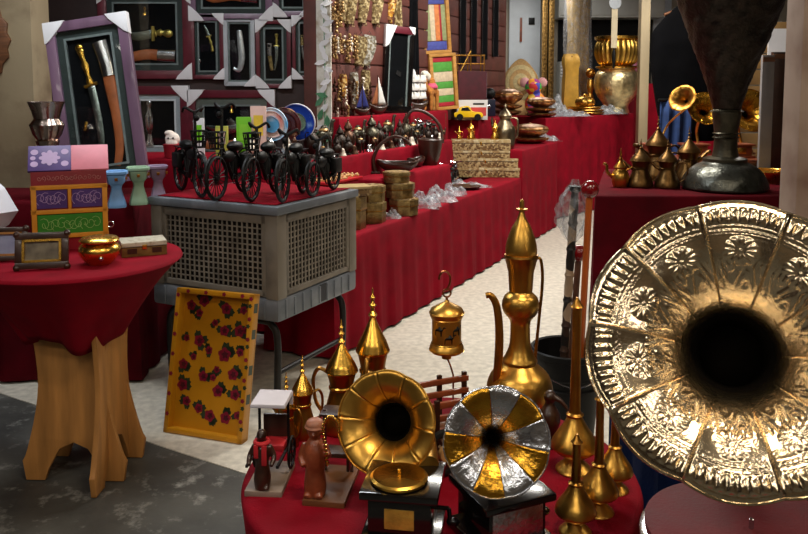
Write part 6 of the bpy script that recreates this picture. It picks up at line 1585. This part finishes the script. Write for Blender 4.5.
# ------------------------------------------------------------------ table with the bronze vase
def rt(px, py): return onz(px, py, ZR)
L = rt(724, 189); L.y = max(L.y, 4.82); s_ = span(1, 4.85)
t = thing('bronze_vase', 'huge dark engraved bronze vase on a domed foot', 'vase', Vector((at(724, 189, 4.82).x, 4.82, ZR)))
def relief(r, z, a):
    k = z / s_
    v = math.sin(6 * a + 2.5 * math.sin(k * 0.16)) * math.sin(k * 0.30) + 0.6 * math.sin(12 * a - k * 0.22)
    return r * (1 + 0.02 * v)
MB().lathe([(r * s_, z * s_) for r, z in spl([(37, 0), (41, 1.5), (41, 5), (38, 14), (31, 22), (22, 27), (20, 29)], 5)], 72, f=lambda r, z, a: r * (1 + 0.012 * math.sin(10 * a) * math.sin(z / s_ * 0.25))).build('domed_foot', mat('grey_bronze', (96, 98, 92), 0.3, 0.85, 0.45, 14, 0.35, 60, col2=(52, 52, 46)), t)
MB().lathe([(r * s_, z * s_) for r, z in [(19, 27), (21, 28), (21, 31), (18, 32), (14, 33)]], 48).build('foot_collar', BRONZE, t)
MB().lathe([(r * s_, z * s_) for r, z in spl([(13, 32), (11.5, 40), (11, 52), (12, 64), (14, 76), (12.5, 80)], 4)], 48).build('stem', BRONZE, t)
for z in (52, 56, 78): MB().lathe([((11.4 if z < 70 else 13) * s_, (z - 1.2) * s_), ((13 if z < 70 else 16) * s_, z * s_), ((11.4 if z < 70 else 13) * s_, (z + 1.2) * s_)], 40, cap=False).build('ring', BRONZE, t)
DKV = mat('dark_engraved_bronze', (40, 32, 26), 0.36, 0.7, 0.6, 20, 0.5, 60)
prof = spl([(12.5, 80), (17, 96), (24, 118), (33, 140), (42, 166), (52, 192), (59, 220), (60, 245), (54, 268), (40, 285), (27, 297), (24, 315), (30, 335), (38, 345)], 7)
MB().lathe([(r * s_, z * s_) for r, z in prof], 120, f=relief, cap=False).build('urn_body', DKV, t, solid=0.004)
MB().lathe([(37 * s_, 343 * s_), (40 * s_, 345 * s_), (40 * s_, 348 * s_), (36 * s_, 349 * s_)], 48, cap=False).build('lip', DKV, t)
# coffee pots before it
g = 'aged brass coffee pots beside the bronze vase'
AB = mat('dull_brass', (96, 70, 38), 0.36, 0.95, 0.4, 16, 0.15, 60)
def rpot(px, py, top, lab, rz, fat):
    L = rt(px, py); L.z = ZR; return coffee_pot(lab, L, span(py - top, L.y) * 1.12, rz, AB, AB, g, fat * 1.3)
rpot(640, 187, 143, 'plain aged coffee pot between the small round one and the next by the vase', R(170), 1.05)
rpot(667, 188, 143, 'plain aged coffee pot standing nearest to the domed foot of the vase', R(150), 1.0)
rpot(657, 180, 122, 'taller aged coffee pot standing behind two plain ones', R(190), 0.95)
rpot(688, 182, 132, 'pale-lidded coffee pot half hidden behind the vase stem', R(10), 1.0)
L = rt(620, 187); s2 = span(1, L.y)
t = thing('teapot', 'small round golden teapot with a spiked lid and long side arms', 'teapot', L, R(0))
MB().lathe([(r * s2, z * s2) for r, z in spl([(6, 0), (7, 1), (8.8, 8), (8, 14), (5.5, 18), (6, 19.5)], 4)], 28).build('body', BRASS, t)
l = MB().lathe([(r * s2, z * s2) for r, z in [(6.5, 19), (6.8, 20), (4, 24), (1.2, 27), (2, 29), (0.8, 31), (1.4, 33), (0.3, 38), (0, 40)]], 24).build('lid', BRASS_DK, t)
MB().tube(spl([(-7 * s2, 0, 10 * s2), (-13 * s2, 0, 15 * s2), (-14 * s2, 0, 22 * s2), (-17 * s2, 0, 24 * s2)], 4), [2 * s2, 1.2 * s2], 8).build('spout', BRASS_DK, t)
MB().tube(spl([(6 * s2, 0, 17 * s2), (13 * s2, 0, 20 * s2), (14 * s2, 0, 12 * s2), (8 * s2, 0, 6 * s2)], 4), 1.1 * s2, 8).build('handle', BRASS_DK, t)
L = rt(687, 180); t = thing('red_pot', 'tiny red enamel pot with a gold lid', 'pot', Vector((L.x, 5.05, ZR)))
MB().lathe([(0.02, 0), (0.035, 0.02), (0.036, 0.04), (0.022, 0.055)], 20).build('body', mat('red_enamel', (190, 30, 24), 0.25, 0, 0.1), t); MB().lathe([(0.024, 0.055), (0.026, 0.06), (0.006, 0.075), (0, 0.085)], 16).build('lid', BRASS_BR, t)
# display block with gold trays and small gramophones behind the vase
t = thing('display_block', 'reddish wooden display block behind the bronze vase', 'block', (2.1, 5.64, ZR))
MB().box((0, 0, 0.06), (0.86, 0.4, 0.12)).build('block_body', WOOD_RED, t, bevel=0.006)
for x in (-0.2, 0.2): MB().box((x, -0.202, 0.06), (0.36, 0.008, 0.08)).build('drawer_front', WOOD, t, bevel=0.003)
for k, (x, y, r) in enumerate(((2.05, 5.26, 0.14), (2.36, 5.18, 0.14))):
    t = thing('gold_tray', ('round gold tray on the dark red table behind the vase stem', 'smaller round gold tray by the dark boards')[k], 'tray', (x, y, ZR))
    MB().lathe([(r * 0.7, 0), (r * 0.75, 0.03), (r * 0.95, 0.06), (r, 0.075), (r * 0.96, 0.075), (r * 0.6, 0.04), (0, 0.038)], 40).build('dish', BRASS_BR, t)
    MB().ring((0, 0, 0.075), r * 0.99, 0.006, 40, 6).build('rim', BRASS_BR, t)
g = 'small gramophones on the block behind the vase'
for k, (x, y, tx, ty, Y, d, m) in enumerate(((1.78, 5.64, 682, 98, 5.45, (-0.75, -0.7, 0.45), BRASS_DK), (2.05, 5.64, 706, 108, 5.45, (-0.1, -1, 0.5), HAMMER_GOLD), (2.36, 5.64, 752, 110, 5.45, (0.1, -1, 0.35), HAMMER_GOLD))):
    L = Vector((x, y, ZR + 0.12))
    gramophone(('small gramophone with a plain aged brass horn turned aside', 'small gramophone with an embossed gold horn, left of the vase stem', 'small gramophone with an embossed gold horn, beside the dark boards')[k].replace(', left of the vase stem', ' next to the plain one'), L, 0, 0.16, 0.10, at(tx, ty, Y) - L, d, (0.095, 0.12, 0.15)[k], 8, [m], WOOD_RED, BRASS_BR, (0.06, 0.003, 0.04), group=g, turntable=False)
# dark boards and a white sheet at the right post
for k, (px0, px1, y0, Y) in enumerate(((762, 774, 55, 5.35), (772, 790, 52, 5.45))):
    a, b = at(px0, y0, Y), at(px1, y0, Y)
    t = thing('timber_board', ('narrow pale-edged board standing at the back of the dark red table', 'broad dark board standing upright by the painted post')[k], 'board', ((a.x + b.x) / 2, Y, ZR))
    MB().box((0, 0, (a.z - ZR) / 2), (b.x - a.x, 0.03, a.z - ZR)).build('plank', (mat('grey_board', (120, 116, 116), 0.7, 0, 0.15, 6), WOOD_DK)[k], t, bevel=0.003)
    MB().box((0, -0.017, a.z - ZR - 0.03), (b.x - a.x, 0.006, 0.03)).build('batten', WOOD, t)
c = at(776, 40, 5.9); o = MB().box((0, 0, 0), (0.14, 0.012, 0.22)).build('paper_sheet', WHITE, None, loc=(c.x, 6.3, 1.86))
# shelf behind with boards to hold the sheet
t = thing('slatted_panel', 'wooden slatted panel behind the dark boards', 'panel', (2.86, 6.36, 0))
for k in range(16): MB().box((0, 0, 0.06 + k * 0.125), (0.5, 0.03, 0.115)).build('slat', mat('warm_slat', (150, 116, 70), 0.6, 0, 0.25, 8, stretch=(.2, 1, 1)), t, bevel=0.003)
for s2 in (-1, 1): MB().box((0.2 * s2, 0.03, 1.02), (0.05, 0.03, 2.04)).build('post', WOOD, t)
o.location = (2.93, 6.337, 1.83); tag(o, 'white paper sheet pinned on the slatted panel beside the post', 'paper')
# black cloak on a stand behind the pots
Y = 6.32
L = Vector((at(690, 100, Y).x, Y, 0))
t = thing('hanging_cloak', 'black cloak with sloping shoulders hung on a stand behind the coffee pots', 'cloak', L)
k = span(1, Y); zt = at(690, 2, Y).z; zb = at(690, 140, Y).z
def fn(u_, v_):
    a = 2 * PI * u_
    wv_ = 8 + 32 * min(1, (v_ / 0.22)) ** 0.7 if v_ < 0.22 else 40 - 14 * (max(0, v_ - 0.45) / 0.55) ** 1.3
    f = 1 + 0.05 * math.sin(7 * a + 3 * v_) * v_
    return (wv_ * k * math.cos(a) * f, (0.10 + 0.06 * v_) * math.sin(a) * f * min(1, 0.4 + v_ * 2), zt - (zt - zb) * v_)
MB().grid(fn, 48, 30).build('cloak_body', mat('black_cloth', (8, 8, 10), 0.95, 0, 0.3, 8, spec=0.05), t)
MB().tube([(0, 0.0, 0), (0, 0.0, zt + 0.06)], 0.018, 10).build('stand_pole', BLACK, t); MB().lathe([(0.18, 0), (0.18, 0.02), (0.02, 0.04)], 24).build('stand_foot', BLACK, t)
MB().tube([(-0.22, 0, zt - 0.1), (0, 0, zt - 0.01), (0.22, 0, zt - 0.1)], 0.012, 8).build('hanger', WOOD, t)
t = thing('blue_cloth', 'dark blue folded cloth hung below the black cloak', 'cloth', Vector((at(676, 118, 6.09).x, 6.09, 0)))
zt, zb = at(676, 100, 6.12).z, 0.02
def fn(u_, v_): return ((u_ - 0.5) * 0.24, 0.014 * math.sin(18 * u_ + 3 * v_), zt + (zb - zt) * v_)
MB().grid(fn, 20, 12).build('cloth_panel', mat('denim_blue', (30, 56, 104), 0.9, 0, 0.25, 20), t, solid=0.006); MB().tube([(-0.14, 0, zt), (0.14, 0, zt)], 0.012, 8).build('rod', BLACK, t)
MB().tube([(0.0, 0.03, 0), (0.0, 0.03, zt)], 0.012, 8).build('pole', BLACK, t)

# ------------------------------------------------------------------ coloured plates behind the bicycles, carved ornament at the left post
def show_plate(label, px, py, r_px, Y, m_list, yaw=0, group='souvenir plates on the upper shelf', roll=0):
    r = span(r_px, Y); L = Vector((at(px, py, Y).x, Y, ZS2)); zc = at(px, py, Y).z
    t = thing('souvenir_plate', label, 'plate', L, 0, group, (0, 0, R(yaw)))
    for k, (q, m) in enumerate(m_list):
        mb = MB(); mb.M = Matrix.Translation((0, 0, max(r + 0.002, zc - ZS2))) @ Matrix.Rotation(R(100), 4, 'X')
        mb.lathe([(0, 0.004 + k * 0.002), (r * q * 0.9, 0.004 + k * 0.002), (r * q, 0.012 + k * 0.002), (r * q, 0.005 + k * 0.002 - 0.006), (0, -0.004 + k * 0.001)], 40).build(('plate_rim', 'plate_band', 'plate_centre')[k], m, t)
    MB().box((0, 0.035, max(r, zc - ZS2) * 0.5), (0.02, 0.015, max(r, zc - ZS2)), Matrix.Rotation(R(-6), 3, 'X')).build('plate_stand', WOOD_DK, t)
    return t
PB = mat('plate_blue', (30, 70, 176), 0.25, 0, 0.3, 14, col2=(120, 160, 220), contrast=(0.55, 0.7)); PW = mat('plate_white', (220, 222, 226), 0.25, 0, 0.06); PBR = mat('plate_brown', (84, 34, 30), 0.3, 0, 0.3, 20, col2=(190, 150, 110), contrast=(0.6, 0.72))
PSKY = mat('plate_sky', (90, 170, 220), 0.3, 0, 0.2, 8, col2=(224, 232, 236), contrast=(0.45, 0.65)); PSUN = mat('plate_sunset', (226, 200, 190), 0.3, 0, 0.2, 10, col2=(206, 60, 50), contrast=(0.5, 0.7)); PGRN = mat('plate_green', (110, 190, 30), 0.4, 0, 0.1); PPINK = mat('plate_pink', (226, 190, 180), 0.4, 0, 0.1)
show_plate('round deep blue souvenir plate with a white rim', 297, 122, 19, 5.12, [(1.0, PW), (0.95, PB), (0.5, mat('plate_green_blue', (120, 150, 130), 0.3, 0, 0.4, 20))], -8)
show_plate('round dark brown plate with pale marks, overlapping the blue one', 285, 124, 17, 5.04, [(1.0, PBR), (0.72, mat('plate_dark', (70, 24, 24), 0.3)), (0.4, PBR)], -12)
show_plate('round sky blue scenery plate beside the brown one', 272, 124, 17, 4.97, [(1.0, PSKY), (0.8, PSUN), (0.5, PSKY)], -14)
def card(label, px0, px1, py0, py1, Y, m, m2, rz):
    a, b = at(px0, py1, Y), at(px1, py0, Y)
    t = thing('souvenir_card', label, 'plaque', ((a.x + b.x) / 2, Y, ZS2), R(rz))
    MB().box((0, 0, (b.z - ZS2) / 2), (b.x - a.x, 0.02, b.z - ZS2)).build('plaque', m, t, bevel=0.003); MB().box((0, -0.011, (b.z - ZS2) * 0.62), ((b.x - a.x) * 0.6, 0.003, (b.z - ZS2) * 0.4)).build('printed_scene', m2, t); MB().box((0, 0.03, 0.05), (0.03, 0.05, 0.1)).build('foot', WOOD_DK, t)
card('pale pink plaque with a yellow scene, between the green plaque and the sky blue plate', 251, 266, 106, 145, 4.9, PPINK, mat('sun_yellow', (226, 190, 60), 0.5, 0, 0.2), 4)
card('bright green plaque behind the bicycle handlebars', 237, 251, 117, 150, 4.86, PGRN, mat('lime', (130, 200, 50), 0.5, 0, 0.1), 6)
card('small yellow and green plaque behind the bicycle baskets', 216, 228, 126, 150, 4.9, mat('leaf_plaque', (120, 150, 60), 0.5, 0, 0.3, 14, col2=(206, 190, 80)), PPINK, 0)
card('white plaque behind the bicycle baskets', 194, 204, 118, 150, 4.95, PW, PGRN, 0)
for k, px in enumerate((306, 318, 292, 325)):
    L = onz(px, 152 - k, ZS2); plastic('crumpled white plastic bag beside the souvenir plates', Vector((min(L.x, -0.72), 4.86 + 0.05 * k, ZS2)), 0.14, 0.12, 0.07, 80 + k, 'white plastic bags by the plates')
# carved brown ornament on the left post
a = at(-43, 60, 4.55); t = thing('carved_ornament', 'large round carved brown wooden ornament hung on the plaster post', 'wall ornament', (a.x - 0.02, 4.595, at(0, 40, 4.55).z))
for k, r in enumerate((0.30, 0.25, 0.20, 0.14, 0.07)):
    mb = MB(); mb.M = Matrix.Rotation(PI / 2, 4, 'X') ; mb.lathe([(r, -0.01), (r, 0.012 + 0.006 * k), (r - 0.015, 0.02 + 0.006 * k), (0, 0.02 + 0.006 * k)], 40, f=lambda q, z, aa, k=k: q * (1 + 0.03 * math.cos((20 - 3 * k) * aa))).build('carved_ring', WOOD_RED if k % 2 else WOOD, t)
t2_ = thing('carved_ornament', 'dark carved wooden scroll ornament hung below the round one on the post', 'wall ornament', (a.x - 0.06, 4.595, at(0, 130, 4.55).z))
mb = MB()
for q in range(6): mb.ball((0.035 * math.cos(q * 1.9), -0.012, 0.16 - q * 0.07), (0.05 - 0.004 * q, 0.018, 0.04), 12)
mb.build('carved_scroll', WOOD_DK, t2_, remesh=0.008, smooth=2)
MB().box((0, 0.0, -0.02), (0.05, 0.006, 0.42)).build('back_plate', WOOD_DK, t2_)

# ------------------------------------------------------------------ dense dark bronze wares on the tier
rr = random.Random(77)
DARKB = mat('blackened_bronze', (40, 28, 20), 0.45, 0.5, 0.4, 30)
def urn(label, L, h_, m, k, group='dark bronze urns on the red tier'):
    t = thing('bronze_urn', label, 'urn', L, rr.uniform(0, 6), group)
    fat = rr.uniform(0.8, 1.15)
    MB().lathe([(r * h_ * fat, z * h_) for r, z in spl([(0.17, 0), (0.18, 0.03), (0.08, 0.10), (0.20, 0.26), (0.24, 0.42), (0.17, 0.58), (0.09, 0.66), (0.12, 0.72)], 3)], 20).build('body', m, t)
    MB().lathe([(r * h_ * fat, z * h_) for r, z in [(0.13, 0.72), (0.12, 0.76), (0.05, 0.88), (0.02, 0.92), (0.035, 0.96), (0, 1.0)]], 16).build('lid', m, t)
    for s_ in (-1, 1): MB().tube(spl([(s_ * 0.10 * h_ * fat, 0, 0.66 * h_), (s_ * 0.30 * h_ * fat, 0, 0.66 * h_), (s_ * 0.30 * h_ * fat, 0, 0.5 * h_), (s_ * 0.2 * h_ * fat, 0, 0.40 * h_)], 3), 0.016 * h_, 6).build('handle', m, t)
    return t

tier_rz = ARZ + PI / 2
def put(v, s0, s1, kinds, hs):
    c = s0; i = 0
    while c < s1:
        kd = kinds[i % len(kinds)]; h_ = hs * rr.uniform(0.82, 1.12)
        wd = {'camel': 0.94 * h_, 'urn': 0.46 * h_, 'bell': 0.54 * h_, 'bird': 0.5 * h_}[kd]
        L = AL(c + wd / 2, v, ZT)
        if kd == 'camel':
            L = AL(c + 0.32 * h_, v, ZT); camel_fig('bronze camel among the dark urns on the red tier', L, h_, tier_rz, (DARKB, BRONZE, DARKT)[i % 3], 'bronze camels on the red tier')
        elif kd == 'urn': urn('dark bronze lidded urn with two handles on the red tier', L, h_, (DARKB, BRONZE, DARKB, DARKT)[i % 4], i).rotation_euler[2] = tier_rz
        else: bell('little hand bell of pale metal on the red tier', L, h_, (PALET, SILVER, DARKT)[i % 3], 'hand bells on the red tier')
        c += wd + 0.012; i += 1
put(0.565, -0.1, 1.5, ('urn', 'camel', 'urn', 'urn', 'camel', 'urn'), 0.235)
put(0.470, -0.1, 1.95, ('camel', 'bell', 'urn', 'bell', 'urn', 'bell', 'camel', 'bell'), 0.13)
for i, s_ in enumerate((1.60, 1.84)):
    motorbike('black toy motorbike on the red tier behind the leather-like cup', AL(s_, 0.555, ZT), 1.35, tier_rz + (PI if i else 0))
for i, s_ in enumerate((1.66, 1.90, 2.14)):
    motorbike('black toy motorbike on the low table beside the inlaid boxes', AL(s_ + 0.5 * 0, 0.36 if i < 2 else 0.50, ZM if False else ZA), 1.5, tier_rz + 0.2 * i)
# wares between the cooler and the plates
for i, (x, y, m) in enumerate(((-0.70, 4.83, PALET), (-0.80, 4.80, SILVER), (-0.92, 4.82, PALET), (-0.68, 4.95, DARKT), (-1.02, 4.81, SILVER))):
    urn('small pale lidded urn beside the souvenir plates', Vector((x, y, ZS2)), 0.13, m, i, 'pale urns by the souvenir plates')
